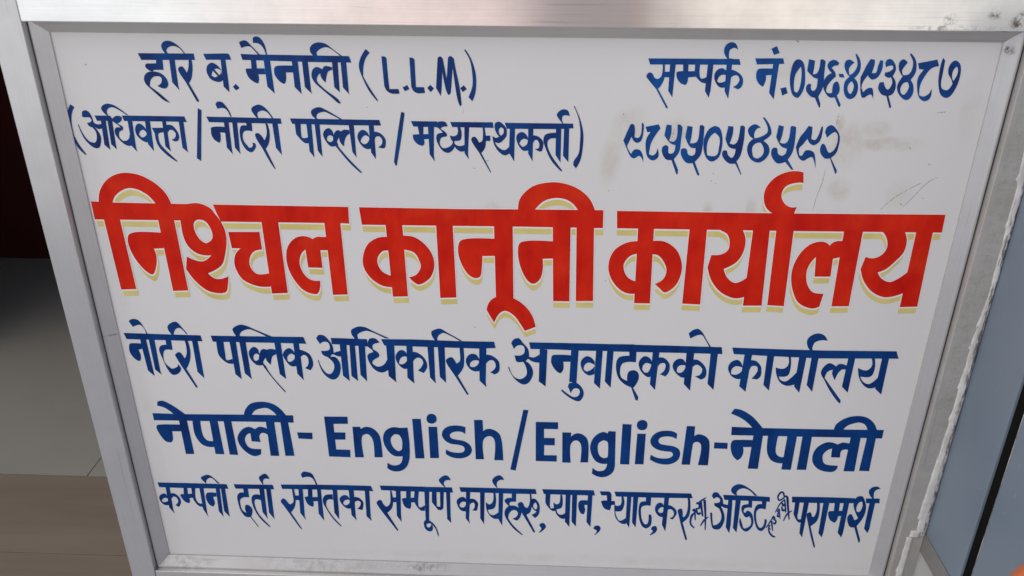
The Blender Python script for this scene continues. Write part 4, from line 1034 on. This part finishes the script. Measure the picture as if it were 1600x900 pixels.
P15551,2417 15534,2457 15526,2446
P15547,2447 15561,2446 15549,2492
P15547,2447 15549,2492 15538,2486
P15561,2446 15577,2445 15569,2502
P15561,2446 15569,2502 15549,2492
P15577,2445 15582,2441 15603,2497
P15577,2445 15603,2497 15569,2502
P15582,2441 15586,2431 15635,2459
P15582,2441 15635,2459 15603,2497
P15586,2431 15597,2390 15654,2402
P15586,2431 15654,2402 15635,2459
P15597,2390 15610,2325 15668,2331
P15597,2390 15668,2331 15654,2402
P15610,2325 15626,2245 15681,2251
P15610,2325 15681,2251 15668,2331
P15626,2245 15644,2159 15696,2166
P15626,2245 15696,2166 15681,2251
P15644,2159 15668,2057 15716,2064
P15644,2159 15716,2064 15696,2166
P15668,2057 15697,1939 15738,1945
P15668,2057 15738,1945 15716,2064
P15697,1939 15724,1829 15759,1835
P15697,1939 15759,1835 15738,1945
P15724,1829 15742,1753 15773,1758
P15724,1829 15773,1758 15759,1835
P15403,1954 15417,2004 15394,2018
P15403,1954 15394,2018 15382,1966
P15417,2004 15437,2077 15411,2093
P15417,2004 15411,2093 15394,2018
P15437,2077 15459,2154 15431,2172
P15437,2077 15431,2172 15411,2093
P15459,2154 15481,2215 15452,2238
P15459,2154 15452,2238 15431,2172
P15481,2215 15503,2259 15477,2286
P15481,2215 15477,2286 15452,2238
P15503,2259 15528,2296 15506,2324
P15503,2259 15506,2324 15477,2286
P15528,2296 15552,2326 15531,2353
P15528,2296 15531,2353 15506,2324
P15552,2326 15568,2348 15548,2373
P15552,2326 15548,2373 15531,2353
P15489,2265 15497,2244 15534,2267
P15489,2265 15534,2267 15523,2286
P15497,2244 15510,2212 15549,2239
P15497,2244 15549,2239 15534,2267
P15510,2212 15525,2180 15564,2215
P15510,2212 15564,2215 15549,2239
P15525,2180 15547,2152 15565,2212
P15525,2180 15565,2212 15564,2215
P15547,2152 15585,2160 15543,2210
P15547,2152 15543,2210 15565,2212
P15585,2160 15593,2185 15546,2216
P15585,2160 15546,2216 15543,2210
P15593,2185 15597,2206 15551,2231
P15593,2185 15551,2231 15546,2216
P15597,2206 15599,2218 15555,2243
P15597,2206 15555,2243 15551,2231
P15508,2154 15511,2129 15546,2136
P15508,2154 15546,2136 15538,2160
P15511,2129 15517,2092 15558,2102
P15511,2129 15558,2102 15546,2136
P15517,2092 15525,2052 15570,2071
P15517,2092 15570,2071 15558,2102
P15525,2052 15542,2015 15575,2062
P15525,2052 15575,2062 15570,2071
P15542,2015 15576,1998 15568,2067
P15542,2015 15568,2067 15575,2062
P15576,1998 15599,2007 15576,2069
P15576,1998 15576,2069 15568,2067
P15599,2007 15615,2019 15589,2074
P15599,2007 15589,2074 15576,2069
P15615,2019 15624,2026 15600,2079
P15615,2019 15600,2079 15589,2074
P15538,2381 15546,2345 15581,2352
P15538,2381 15581,2352 15572,2388
P15546,2345 15558,2294 15594,2301
P15546,2345 15594,2301 15581,2352
P15558,2294 15571,2236 15609,2243
P15558,2294 15609,2243 15594,2301
P15571,2236 15583,2181 15622,2187
P15571,2236 15622,2187 15609,2243
P15583,2181 15595,2124 15633,2128
P15583,2181 15633,2128 15622,2187
P15595,2124 15608,2062 15643,2066
P15595,2124 15643,2066 15633,2128
P15608,2062 15619,2007 15652,2010
P15608,2062 15652,2010 15643,2066
P15619,2007 15627,1968 15658,1971
P15619,2007 15658,1971 15652,2010
P15454,1971 15494,2070 15461,2096
P15454,1971 15461,2096 15417,2000
P15449,1979 15447,1952 15481,1943
P15449,1979 15481,1943 15481,1971
P15447,1952 15443,1912 15482,1903
P15447,1952 15482,1903 15481,1943
P15443,1912 15440,1870 15483,1865
P15443,1912 15483,1865 15482,1903
P15440,1870 15445,1833 15485,1851
P15440,1870 15485,1851 15483,1865
P15445,1833 15476,1807 15472,1863
P15445,1833 15472,1863 15485,1851
P15476,1807 15498,1815 15477,1865
P15476,1807 15477,1865 15472,1863
P15498,1815 15512,1827 15490,1872
P15498,1815 15490,1872 15477,1865
P15512,1827 15520,1835 15500,1876
P15512,1827 15500,1876 15490,1872
P15446,2079 15524,1770 15546,1773
P15446,2079 15546,1773 15490,2086
P15636,1696 15648,1737 15622,1751
P15636,1696 15622,1751 15614,1708
P15648,1737 15665,1796 15634,1815
P15648,1737 15634,1815 15622,1751
P15665,1796 15685,1858 15649,1882
P15665,1796 15649,1882 15634,1815
P15685,1858 15704,1906 15669,1939
P15685,1858 15669,1939 15649,1882
P15704,1906 15726,1943 15698,1979
P15704,1906 15698,1979 15669,1939
P15726,1943 15753,1976 15732,2009
P15726,1943 15732,2009 15698,1979
P15753,1976 15779,2005 15764,2030
P15753,1976 15764,2030 15732,2009
P15779,2005 15797,2025 15785,2045
P15779,2005 15785,2045 15764,2030
P15246,1459 15262,1499 15239,1516
P15246,1459 15239,1516 15225,1474
P15262,1499 15286,1558 15260,1577
P15262,1499 15260,1577 15239,1516
P15286,1558 15311,1622 15283,1643
P15286,1558 15283,1643 15260,1577
P15311,1622 15332,1679 15303,1701
P15311,1622 15303,1701 15283,1643
P15332,1679 15350,1731 15322,1751
P15332,1679 15322,1751 15303,1701
P15350,1731 15366,1781 15340,1800
P15350,1731 15340,1800 15322,1751
P15366,1781 15379,1825 15356,1841
P15366,1781 15356,1841 15340,1800
P15379,1825 15389,1855 15368,1870
P15379,1825 15368,1870 15356,1841
P15350,1748 15360,1757 15326,1794
P15350,1748 15326,1794 15321,1780
P15360,1757 15373,1769 15334,1815
P15360,1757 15334,1815 15326,1794
P15373,1769 15384,1778 15346,1837
P15373,1769 15346,1837 15334,1815
P15384,1778 15381,1776 15370,1852
P15384,1778 15370,1852 15346,1837
P15381,1776 15370,1781 15401,1834
P15381,1776 15401,1834 15370,1852
P15370,1781 15377,1777 15414,1810
P15370,1781 15414,1810 15401,1834
P15377,1777 15388,1764 15420,1791
P15377,1777 15420,1791 15414,1810
P15388,1764 15396,1755 15424,1778
P15388,1764 15424,1778 15420,1791
P15368,1742 15383,1728 15410,1773
P15368,1742 15410,1773 15396,1789
P15383,1728 15405,1708 15431,1750
P15383,1728 15431,1750 15410,1773
P15405,1708 15423,1689 15453,1721
P15405,1708 15453,1721 15431,1750
P15423,1689 15431,1678 15469,1688
P15423,1689 15469,1688 15453,1721
P15431,1678 15429,1671 15471,1652
P15431,1678 15471,1652 15469,1688
P15429,1671 15422,1656 15464,1621
P15429,1671 15464,1621 15471,1652
P15422,1656 15412,1642 15452,1596
P15422,1656 15452,1596 15464,1621
P15412,1642 15411,1639 15435,1578
P15412,1642 15435,1578 15452,1596
P15411,1639 15423,1635 15405,1586
P15411,1639 15405,1586 15435,1578
P15423,1635 15417,1637 15392,1607
P15423,1635 15392,1607 15405,1586
P15417,1637 15406,1646 15385,1625
P15417,1637 15385,1625 15392,1607
P15406,1646 15398,1653 15382,1635
P15406,1646 15382,1635 15385,1625
P15298,1577 15293,1558 15330,1539
P15298,1577 15330,1539 15333,1558
P15293,1558 15286,1530 15324,1511
P15293,1558 15324,1511 15330,1539
P15286,1530 15280,1498 15321,1485
P15286,1530 15321,1485 15324,1511
P15280,1498 15282,1463 15320,1474
P15280,1498 15320,1474 15321,1485
P15282,1463 15300,1435 15321,1475
P15282,1463 15321,1475 15320,1474
P15300,1435 15321,1423 15330,1467
P15300,1435 15330,1467 15321,1475
P15321,1423 15339,1418 15345,1459
P15321,1423 15345,1459 15330,1467
P15339,1418 15350,1415 15356,1453
P15339,1418 15356,1453 15345,1459
P15316,1687 15395,1372 15421,1377
P15316,1687 15421,1377 15364,1695
P15278,1437 15287,1409 15322,1424
P15278,1437 15322,1424 15311,1451
P15287,1409 15300,1369 15337,1385
P15287,1409 15337,1385 15322,1424
P15300,1369 15316,1323 15353,1345
P15300,1369 15353,1345 15337,1385
P15316,1323 15335,1282 15370,1313
P15316,1323 15370,1313 15353,1345
P15335,1282 15358,1248 15388,1288
P15335,1282 15388,1288 15370,1313
P15358,1248 15383,1219 15410,1264
P15358,1248 15410,1264 15388,1288
P15383,1219 15409,1194 15432,1243
P15383,1219 15432,1243 15410,1264
P15409,1194 15434,1176 15449,1228
P15409,1194 15449,1228 15432,1243
P15434,1176 15459,1167 15462,1220
P15434,1176 15462,1220 15449,1228
P15459,1167 15480,1167 15476,1215
P15459,1167 15476,1215 15462,1220
P15480,1167 15496,1172 15490,1212
P15480,1167 15490,1212 15476,1215
P15496,1172 15506,1174 15501,1210
P15496,1172 15501,1210 15490,1212
P15724,2465 16559,2479 17230,2473 17257,2320 16405,2294 15750,2288
C15820,2315c 15932,2307c 15944,1985 15948,1840 15986,1768 16085,1797c 16075,1679c 16001,1672 15841,1932 15836,2053
P16033,2311 16154,2308 16159,1799 16158,1197 16072,1330 16040,1843
C16345,2322c 16411,2318c 16454,2052 16440,1737 16309,1561c 16523,924c 16518,873c 16490,892c 16338,1316 16166,1872c 16170,1969 16249,1996 16296,1877 16337,1855 16378,2001
P16501,2328 16644,2321 16652,1353 16633,1216 16536,1349
C16769,2326c 16899,2319c 16914,2069c 17024,2073c 17042,1918c 16924,1901c 16917,1780 16876,1693c 16751,1773 16672,1964 16673,2036 16795,2060c
P16988,2334 17118,2327 17133,1397 17114,1235 17001,1379
C17229,2426c 17285,2522 17392,2538 17468,2423 17544,2212 17542,1925 17424,1604c 17583,1191c 17597,1117c 17566,1079c 17375,1566c 17270,1574 17171,1765 17155,1910 17216,1984 17288,1891 17342,1796 17415,1859c 17318,2036 17233,2248
H17422,2374c 17353,2348 17315,2204 17350,2062 17407,2052 17452,2209
P17486,2475 17814,2483 17841,2342 17522,2330
P17600,2357 17733,2362 17747,1519 17724,1395 17617,1538
C17641,2476c 17542,2614 17520,2730 17593,2825 17699,2841 17780,2781c 17683,2735 17651,2664 17677,2478c
""",
"scuff_marks": """
P15224,11862 15211,11638 15228,11635 15235,11860
P15158,10741 15154,10687 15149,10610 15142,10523 15134,10444 15122,10375 15107,10308 15092,10241 15079,10171 15068,10089 15058,10000 15049,9919 15044,9862 15055,9859 15062,9915 15071,9996 15081,10085 15093,10166 15106,10236 15122,10303 15136,10370 15148,10440 15156,10520 15161,10607 15164,10685 15166,10739
P17101,11885 17247,11898 17240,11920 17096,11901
P16409,9882 16446,9928 16498,9995 16558,10067 16617,10129 16675,10180 16737,10227 16800,10271 16862,10314 16929,10359 17000,10404 17064,10443 17108,10471 17101,10482 17056,10455 16991,10417 16919,10374 16851,10330 16788,10287 16726,10242 16664,10194 16606,10141 16547,10077 16488,10004 16436,9937 16400,9891
P16851,9952 16883,9996 16928,10058 16979,10128 17029,10197 17077,10268 17126,10344 17175,10415 17222,10472 17269,10515 17318,10547 17360,10572 17390,10589 17383,10600 17353,10583 17310,10559 17260,10527 17211,10484 17163,10426 17112,10355 17062,10280 17014,10210 16966,10140 16916,10068 16872,10005 16842,9961
P16698,11196 16744,11165 16753,11185 16705,11210
P17183,10154 17215,10130 17223,10151 17189,10169
P12095,11520 12091,11499 12086,11470 12080,11438 12076,11409 12073,11383 12072,11358 12071,11337 12070,11322 12077,11320 12079,11335 12082,11356 12086,11381 12089,11406 12093,11435 12096,11468 12099,11498 12101,11518
P11067,11789 11084,11757 11100,11763 11089,11797
P11676,11315 11691,11211 11701,11212 11683,11315
P12912,10442 12934,10427 12944,10440 12927,10460
P13006,10390 13025,10377 13034,10391 13017,10407
P12937,10630 12951,10576 12964,10579 12950,10633
P8382,10769 8435,10795 8424,10817 8373,10788
P8107,10625 8159,10620 8160,10635 8108,10636
P7948,11868 7928,11749 7936,11748 7955,11867
P6030,11833 6052,11840 6045,11859 6025,11849
P8064,6967 8114,6932 8123,6949 8070,6978
P9747,10000 9753,9983 9761,9956 9780,9933 9809,9945 9840,9999 9879,10082 9916,10166 9942,10223 9933,10228 9906,10172 9866,10089 9825,10009 9794,9958 9783,9952 9774,9963 9764,9987 9756,10004
P10868,10192 10894,10189 10895,10209 10869,10212
P16087,12583 16145,12637 16136,12647 16070,12603
P14199,13226 14250,13175 14271,13200 14213,13242
P18460,3772 18493,3730 18509,3756 18468,3786
P543,12614 563,12589 585,12607 565,12631
P16764,10023 16805,9990 16815,10013 16769,10034
P17139,10879 17181,10835 17195,10854 17146,10888
""",
}

UNIT = 1.0 / 20000.0


def catmull(pts):
    """closed outline; points flagged as corners stay sharp, the rest are smoothed"""
    n = len(pts)
    out = []
    for i in range(n):
        x1, y1, c1 = pts[i]
        x2, y2, c2 = pts[(i + 1) % n]
        p1, p2 = Vector((x1, y1)), Vector((x2, y2))
        if c1 and c2:
            out.append(p1)
            continue
        p0 = Vector(pts[i - 1][:2])
        p3 = Vector(pts[(i + 2) % n][:2])
        d1 = max((p1 - p0).length ** .5, 1e-6)
        d2 = max((p2 - p1).length ** .5, 1e-6)
        d3 = max((p3 - p2).length ** .5, 1e-6)
        t1 = (p1 - p0) / d1 - (p2 - p0) / (d1 + d2) + (p2 - p1) / d2
        t2 = (p2 - p1) / d2 - (p3 - p1) / (d2 + d3) + (p3 - p2) / d3
        m1, m2 = t1 * d2, t2 * d2
        if c1:
            m1 = (p2 - p1) * 1.5 - m2 * 0.5
        if c2:
            m2 = (p2 - p1) * 1.5 - m1 * 0.5
        k = max(3, min(9, int((p2 - p1).length / 60)))
        for j in range(k):
            t = j / k
            h = (2 * t**3 - 3 * t * t + 1, t**3 - 2 * t * t + t, -2 * t**3 + 3 * t * t, t**3 - t * t)
            out.append(p1 * h[0] + m1 * h[1] + p2 * h[2] + m2 * h[3])
    return out


def shapes(key):
    res = []
    for row in TEXT[key].split('\n'):
        if not row:
            continue
        k, pts = row[0], []
        for tk in row[1:].split():
            c = tk.endswith('c')
            x, y = tk.rstrip('c').split(',')
            pts.append((float(x), float(y), c or k == 'P'))
        loop = [p * UNIT for p in catmull(pts)]
        clean = [loop[0]]
        for p in loop[1:]:
            if (p - clean[-1]).length > 1e-5:
                clean.append(p)
        area = sum(a.x * b.y - b.x * a.y for a, b in zip(clean, clean[1:] + clean[:1]))
        if area < 0:
            clean.reverse()
        if k == 'H':
            res[-1][1].append(clean)
        else:
            res.append((clean, []))
    return res


def fill(bm, shp, y, offs=((0.0, 0.0),)):
    """union of the outlines (minus their own holes) laid flat at depth y"""
    verts, faces, owner = [], [], []
    for oi, (dx, dz) in enumerate(offs):
        for si, (outer, holes) in enumerate(shp):
            for hi, loop in enumerate([outer] + holes):
                b = len(verts)
                for p in loop:
                    ddx = dx(p.x) if callable(dx) else dx
                    verts.append(Vector((p.x + ddx, p.y + dz)))
                faces.append(list(range(b, len(verts))))
                owner.append(((oi, si), hi > 0))
    v, e, f, ov, oe, of = delaunay_2d_cdt(verts, [], faces, 0, 1e-6)
    keep = []
    for face, src in zip(f, of):
        sol = {owner[i][0] for i in src if not owner[i][1]}
        hol = {owner[i][0] for i in src if owner[i][1]}
        if sol - hol:
            keep.append(face)
    used = {}
    for face in keep:
        vv = []
        for i in face:
            if i not in used:
                used[i] = bm.verts.new((v[i].x, y, v[i].y))
            vv.append(used[i])
        try:
            bm.faces.new(vv)
        except ValueError:
            pass


def lettering(name, key, mat, y, offs=((0.0, 0.0),), label=None):
    bm = bmesh.new()
    fill(bm, shapes(key), y, offs)
    for f in bm.faces:
        f.normal_update()
        if f.normal.y > 0:
            f.normal_flip()
    me = bpy.data.meshes.new(name)
    bm.to_mesh(me)
    bm.free()
    me.materials.append(mat.m)
    o = link(bpy.data.objects.new(name, me), panel)
    if label:
        o["label"] = label
    return o


for row in [r for r in TEXT["scuff_marks"].split('\n') if r]:
    TEXT["one"] = row
    lettering("scuff_mark", "one", M_scuff, -0.00012)
sh = lambda x: 0.0016 - 0.0022 * x / 0.9
lettering("title_shadow", "title", M_cream, -0.00020, ((sh, -0.0080),), "cream drop shadow under the red title")
hal = [(-0.0010, 0.0004), (0.0010, 0.0004), (-0.0008, -0.0019), (0.0010, -0.0019), (0.0, 0.0010)]
lettering("title_outline", "title", M_white, -0.00032, hal, "thin white outline round the red title")
lettering("title_lettering", "title", M_red, -0.00046, label="large red painted title lettering")
for key, mat, lab in (
        ("name_line", M_blue_top, "blue name line at top left of the board"),
        ("contact_line", M_blue_num, "blue contact number line at top right of the board"),
        ("profession_line", M_blue_top, "second blue line in brackets with two slashes"),
        ("mobile_line", M_blue_num, "blue phone number alone above the right end of the title"),
        ("office_line", M_blue, "blue line directly under the red title"),
        ("language_line", M_blue, "bold blue line reading English twice"),
        ("service_line", M_blue, "lowest and smallest blue line")):
    lettering("text_line", key, mat, -0.00034, label=lab)

# ------------------------------------------------------------------ shutter channel on the right
M_channel = Mat("blue_grey_paint", (0.20, 0.25, 0.30), 0.38)
f_ = M_channel.rng(M_channel.noise(7, 4), 0.3, 0.7)
colr = M_channel.mix(f_, (0.175, 0.222, 0.275), (0.215, 0.262, 0.312))
scr = M_channel.rng(M_channel.noise(1.0, 4, M_channel.mapping((1, 220, 40), rot=(R(25), 0, 0)), 0.7), 0.66, 0.72)
colr = M_channel.mix(M_channel.math('MULTIPLY', scr, 0.35), colr, (0.5, 0.52, 0.54))
vo = M_channel.n.new("ShaderNodeTexVoronoi")
vo.inputs["Scale"].default_value = 34
M_channel.l.new(M_channel.obj, vo.inputs["Vector"])
spk = M_channel.math('MULTIPLY', M_channel.rng(vo.outputs["Distance"], 0.02, 0.05, 1, 0), M_channel.rng(M_channel.noise(11, 1), 0.5, 0.56))
colr = M_channel.mix(M_channel.math('MULTIPLY', spk, 0.7), colr, (0.07, 0.07, 0.08))
M_channel.color(colr)
M_channel.bump(M_channel.noise(40, 3), 0.05, 0.001)
M_rail = alu_mat("grey_bare_rail", 'z', (0.34, 0.33, 0.31), 0.5, 0.2)
M_beige = Mat("beige_wall_paint", (0.60, 0.58, 0.54), 0.6)
M_beige.color(M_beige.mix(M_beige.rng(M_beige.noise(20, 4), 0.3, 0.7), (0.66, 0.635, 0.585), (0.74, 0.715, 0.665)))
M_chip = Mat("chipped_edge_primer", (0.62, 0.58, 0.5), 0.7)
XW = 0.9475
ch = empty("shutter_channel", (XW, -0.06, 0.06))
tag(ch, "blue grey metal shutter channel with a black slot beside the sign", "shutter channel")


def cpart(name, bm, mat):
    o = mesh_obj(name, bm, mat.m)
    o.parent = ch
    o.matrix_parent_inverse = Matrix.Translation((-XW, 0.06, -0.06))
    return o


bm = bmesh.new(); box(bm, XW, XW + 0.003, -0.1020, -0.006, 0.0862, 0.645, 0.0006)
cpart("inner_plate", bm, M_channel)
bm = bmesh.new(); box(bm, XW, XW + 0.003, -0.205, -0.1205, -0.0975, 0.645, 0.0006)
box(bm, XW + 0.0032, XW + 0.09, -0.205, -0.202, -0.0975, 0.645, 0.0006)
cpart("outer_plate", bm, M_channel)
bm = bmesh.new()
box(bm, XW + 0.055, XW + 0.058, -0.118, -0.100, -0.0975, 0.645)
box(bm, XW + 0.004, XW + 0.0545, -0.0995, -0.0965, -0.0975, 0.645)
box(bm, XW + 0.004, XW + 0.0545, -0.1245, -0.1215, -0.0975, 0.645)
cpart("slot", bm, M_void)
bm = bmesh.new(); box(bm, XW - 0.0012, XW + 0.003, -0.1020, -0.004, 0.0580, 0.0857, 0.0005)
cpart("bottom_rail", bm, M_rail)
# ragged chips of bare primer along the slot edges
bm = bmesh.new()
z, wdt, prev = 0.08, 0.0006, None
while z < 0.64:
    wdt = max(0.0002, min(0.0018, wdt + rng.uniform(-0.0005, 0.0005)))
    cur = [bm.verts.new((XW - 0.0003, -0.1205, z)), bm.verts.new((XW - 0.0003, -0.1205 - wdt, z))]
    if prev:
        bm.faces.new((prev[0], prev[1], cur[1], cur[0]))
    prev = cur
    z += 0.004
cpart("chipped_edge", bm, M_chip)

bm = bmesh.new(); box(bm, 0.9345, 1.12, -0.0125, 0.030, -0.0985, 0.0565, 0.001)
o = mesh_obj("wall_base", bm, M_beige.m)
tag(o, "small beige wall face under the blue grey shutter channel", "wall")

# ------------------------------------------------------------------ sealant
M_seal = Mat("white_sealant", (0.66, 0.64, 0.60), 0.6)
dirt = M_seal.rng(M_seal.noise(1.0, 5, M_seal.mapping((260, 260, 70)), 0.7), 0.62, 0.68)
M_seal.color(M_seal.mix(M_seal.math('MULTIPLY', dirt, 0.85),
             M_seal.mix(M_seal.rng(M_seal.noise(60, 3), 0.35, 0.65), (0.58, 0.56, 0.52), (0.74, 0.73, 0.70)), (0.16, 0.13, 0.11)))
sx_ = M_seal.n.new("ShaderNodeSeparateXYZ")
M_seal.l.new(M_seal.obj, sx_.inputs[0])
crk = M_seal.math('MULTIPLY', M_seal.rng(sx_.outputs[0], 0.9405, 0.9440, 0, 1, True), M_seal.rng(M_seal.noise(1.0, 4, M_seal.mapping((420, 200, 70), loc=(4, 0, 1)), 0.7), 0.50, 0.55))
M_seal.color(M_seal.mix(M_seal.math('MULTIPLY', crk, 0.85), M_seal.b.inputs['Base Color'].links[0].from_socket, (0.10, 0.09, 0.09)))
M_seal.bump(M_seal.noise(220, 4, rough=0.65), 0.4, 0.0012)


def sealant(bm, x_in, x_out, y, z0, z1, step=0.0022, thick=0.0015, ragged=0.0013):
    """ragged ridge of sealant; x_in(z) is its ragged edge"""
    rows = []
    z = z0
    ph = rng.uniform(0, 9)
    drift = 0.0
    while z <= z1 + 1e-6:
        drift = drift * 0.85 + rng.uniform(-1, 1) * ragged * 0.3 + (rng.uniform(-2.0, 0.8) * ragged if rng.random() < 0.05 else 0)
        a = x_in(z) + drift + ragged * 0.25 * math.sin(z * 41 + ph)
        b = x_out(z) + rng.uniform(-0.0003, 0.0003)
        h = thick * (0.85 + 0.2 * math.sin(z * 95 + ph) * math.sin(z * 37))
        prof = [(a, 0.0006), (a + 0.0003, -h * 0.3), (a * 0.75 + b * 0.25, -h * 0.8), (a * 0.3 + b * 0.7, -h), (b, -h * 0.8), (b, 0.0006)]
        rows.append([bm.verts.new((px, y + py, z)) for px, py in prof])
        z += step
    for r0, r1 in zip(rows, rows[1:]):
        for i in range(5):
            bm.faces.new((r0[i], r0[i + 1], r1[i + 1], r1[i]))
    bm.faces.new(rows[0]); bm.faces.new(rows[-1][::-1])


def x_in(z):
    pts = [(0.08, 0.9355), (0.13, 0.9335), (0.21, 0.9365), (0.30, 0.9385), (0.44, 0.9410), (0.52, 0.9405), (0.57, 0.9360), (0.585, 0.9450), (0.75, 0.9455)]
    for (za, a), (zb, b) in zip(pts, pts[1:]):
        if z <= zb:
            return a + (b - a) * max(0, (z - za)) / (zb - za)
    return pts[-1][1]


bm = bmesh.new()
sealant(bm, x_in, lambda z: XW - 0.0011, FR, 0.083, 0.70)
sealant(bm, lambda z: 0.9262 - (0.075 - z) * 0.012, lambda z: 0.9330, FR + 0.0002, -0.03, 0.082, ragged=0.0010)
sealant(bm, lambda z: 0.9275, lambda z: 0.9400, FR - 0.0004, 0.0815, 0.0905, step=0.0018, thick=0.002, ragged=0.0030)
o = mesh_obj("sealant_strip", bm, M_seal.m, smooth=True)
tag(o, "ragged white sealant strip between the aluminium frame and blue grey channel", "sealant")

# ------------------------------------------------------------------ floor, threshold and dark wall behind
FZ = -0.10
M_tile = Mat("grey_floor_tile", (0.22, 0.21, 0.185), 0.16)
M_tile.color(M_tile.mix(M_tile.rng(M_tile.noise(5, 4), 0.3, 0.7), (0.39, 0.366, 0.310), (0.43, 0.405, 0.345)))
M_marble = Mat("brown_marble", (0.2, 0.165, 0.13), 0.3)
vein = M_marble.noise(1.0, 5, M_marble.mapping((1.2, 16, 1), rot=(0, 0, R(1.5))), 0.6, 0.8)
M_marble.color(M_marble.mix(M_marble.rng(vein, 0.3, 0.7), (0.25, 0.195, 0.142), (0.32, 0.258, 0.195)))
M_joint = Mat("tile_joint", (0.06, 0.055, 0.05), 0.8)
M_maroon = Mat("dark_maroon_paint", (0.050, 0.010, 0.009), 0.7, spec=0.12)
bm = bmesh.new()
TY = 0.2715
xs = [-2.7 + 0.0, -1.4662, -0.8662, -0.2662, 0.3338, 0.9338, 1.6]
for xa, xb in zip(xs, xs[1:]):
    for ya, yb in ((TY, 1.472),):
        box(bm, xa + 0.0007, xb - 0.0007, ya + 0.0007, yb - 0.0007, FZ - 0.012, FZ, 0.0004)
o = mesh_obj("floor", bm, M_tile.m); tag(o, kind="structure")
bm = bmesh.new(); box(bm, -3, 2, TY - 0.001, 1.6, FZ - 0.03, FZ - 0.0022)
o = mesh_obj("floor_joints", bm, M_joint.m); tag(o, kind="structure")
bm = bmesh.new(); box(bm, -3, 2.5, -0.02, 0.0955, FZ - 0.05, FZ, 0.0006)
box(bm, -3, 2.5, 0.0965, TY - 0.0012, FZ - 0.05, FZ + 0.0002, 0.0006)
o = mesh_obj("threshold", bm, M_marble.m); tag(o, kind="structure")
bm = bmesh.new(); box(bm, -3.0, 2.0, 0.20, 1.119, 0.96, 1.02)  # unseen slab added overhead to darken the floor
o = mesh_obj("unseen_shade_slab", bm, M_joint.m); tag(o, kind="structure")
M_pave = Mat("forecourt_concrete", (0.32, 0.30, 0.28), 0.8)
M_pave.color(M_pave.mix(M_pave.rng(M_pave.noise(4, 5), 0.3, 0.7), (0.48, 0.465, 0.445), (0.56, 0.54, 0.52)))
bm = bmesh.new(); box(bm, -4, 4, -1.8, -0.0225, FZ - 0.09, FZ - 0.02)
o = mesh_obj("ground", bm, M_pave.m); tag(o, kind="structure")
bm = bmesh.new(); pts = [(-0.86, 0.60), (-0.79, 0.58), (-0.97, 1.12), (2.0, 1.12), (2.0, 1.20), (-1.08, 1.20)]  # angled left return is out of view, added to shade the floor
lo_ = [bm.verts.new((x, y, FZ + 0.001)) for x, y in pts]
hi_ = [bm.verts.new((x, y, 0.959)) for x, y in pts]
bm.faces.new(lo_); bm.faces.new(hi_[::-1])
for i in range(6):
    bm.faces.new((lo_[i], lo_[(i + 1) % 6], hi_[(i + 1) % 6], hi_[i]))
o = mesh_obj("dark_wall", bm, M_maroon.m)
tag(o, "dark maroon wall in shade behind the tiled floor at the left", "wall")

# ------------------------------------------------------------------ orange thing close to the lens
M_or = Mat("orange_cloth", (0.72, 0.17, 0.04), 0.6)
bm = bmesh.new()
segs = 14
path = [Vector((0.0, 0, 0.0)), Vector((0.004, 0, -0.02)), Vector((0.0, 0, -0.05)), Vector((-0.012, 0, -0.09))]
rad = [0.006, 0.016, 0.020, 0.022]
prev = None
for p, r in zip(path, rad):
    ring = [bm.verts.new((p.x + r * math.cos(2 * math.pi * i / segs), p.y + r * 0.7 * math.sin(2 * math.pi * i / segs), p.z)) for i in range(segs)]
    if prev:
        for i in range(segs):
            bm.faces.new((prev[i], prev[(i + 1) % segs], ring[(i + 1) % segs], ring[i]))
    else:
        bm.faces.new(ring)
    prev = ring
bm.faces.new(prev[::-1])
o = mesh_obj("orange_cloth", bm, M_or.m, smooth=True)
ss = o.modifiers.new("smooth", 'SUBSURF'); ss.levels = ss.render_levels = 2
# 0.30 m in front of the lens, at the lower right edge of the view
d = (right * ((1641 - 800) / 1328.28) + down * ((874 - 450) / 1328.28) + fwd).normalized()
o.location = Vector((0.4759, -0.8244, 0.8037)) + d * 0.30
tag(o, "blurred orange cloth edge close to the lens at lower right", "cloth")
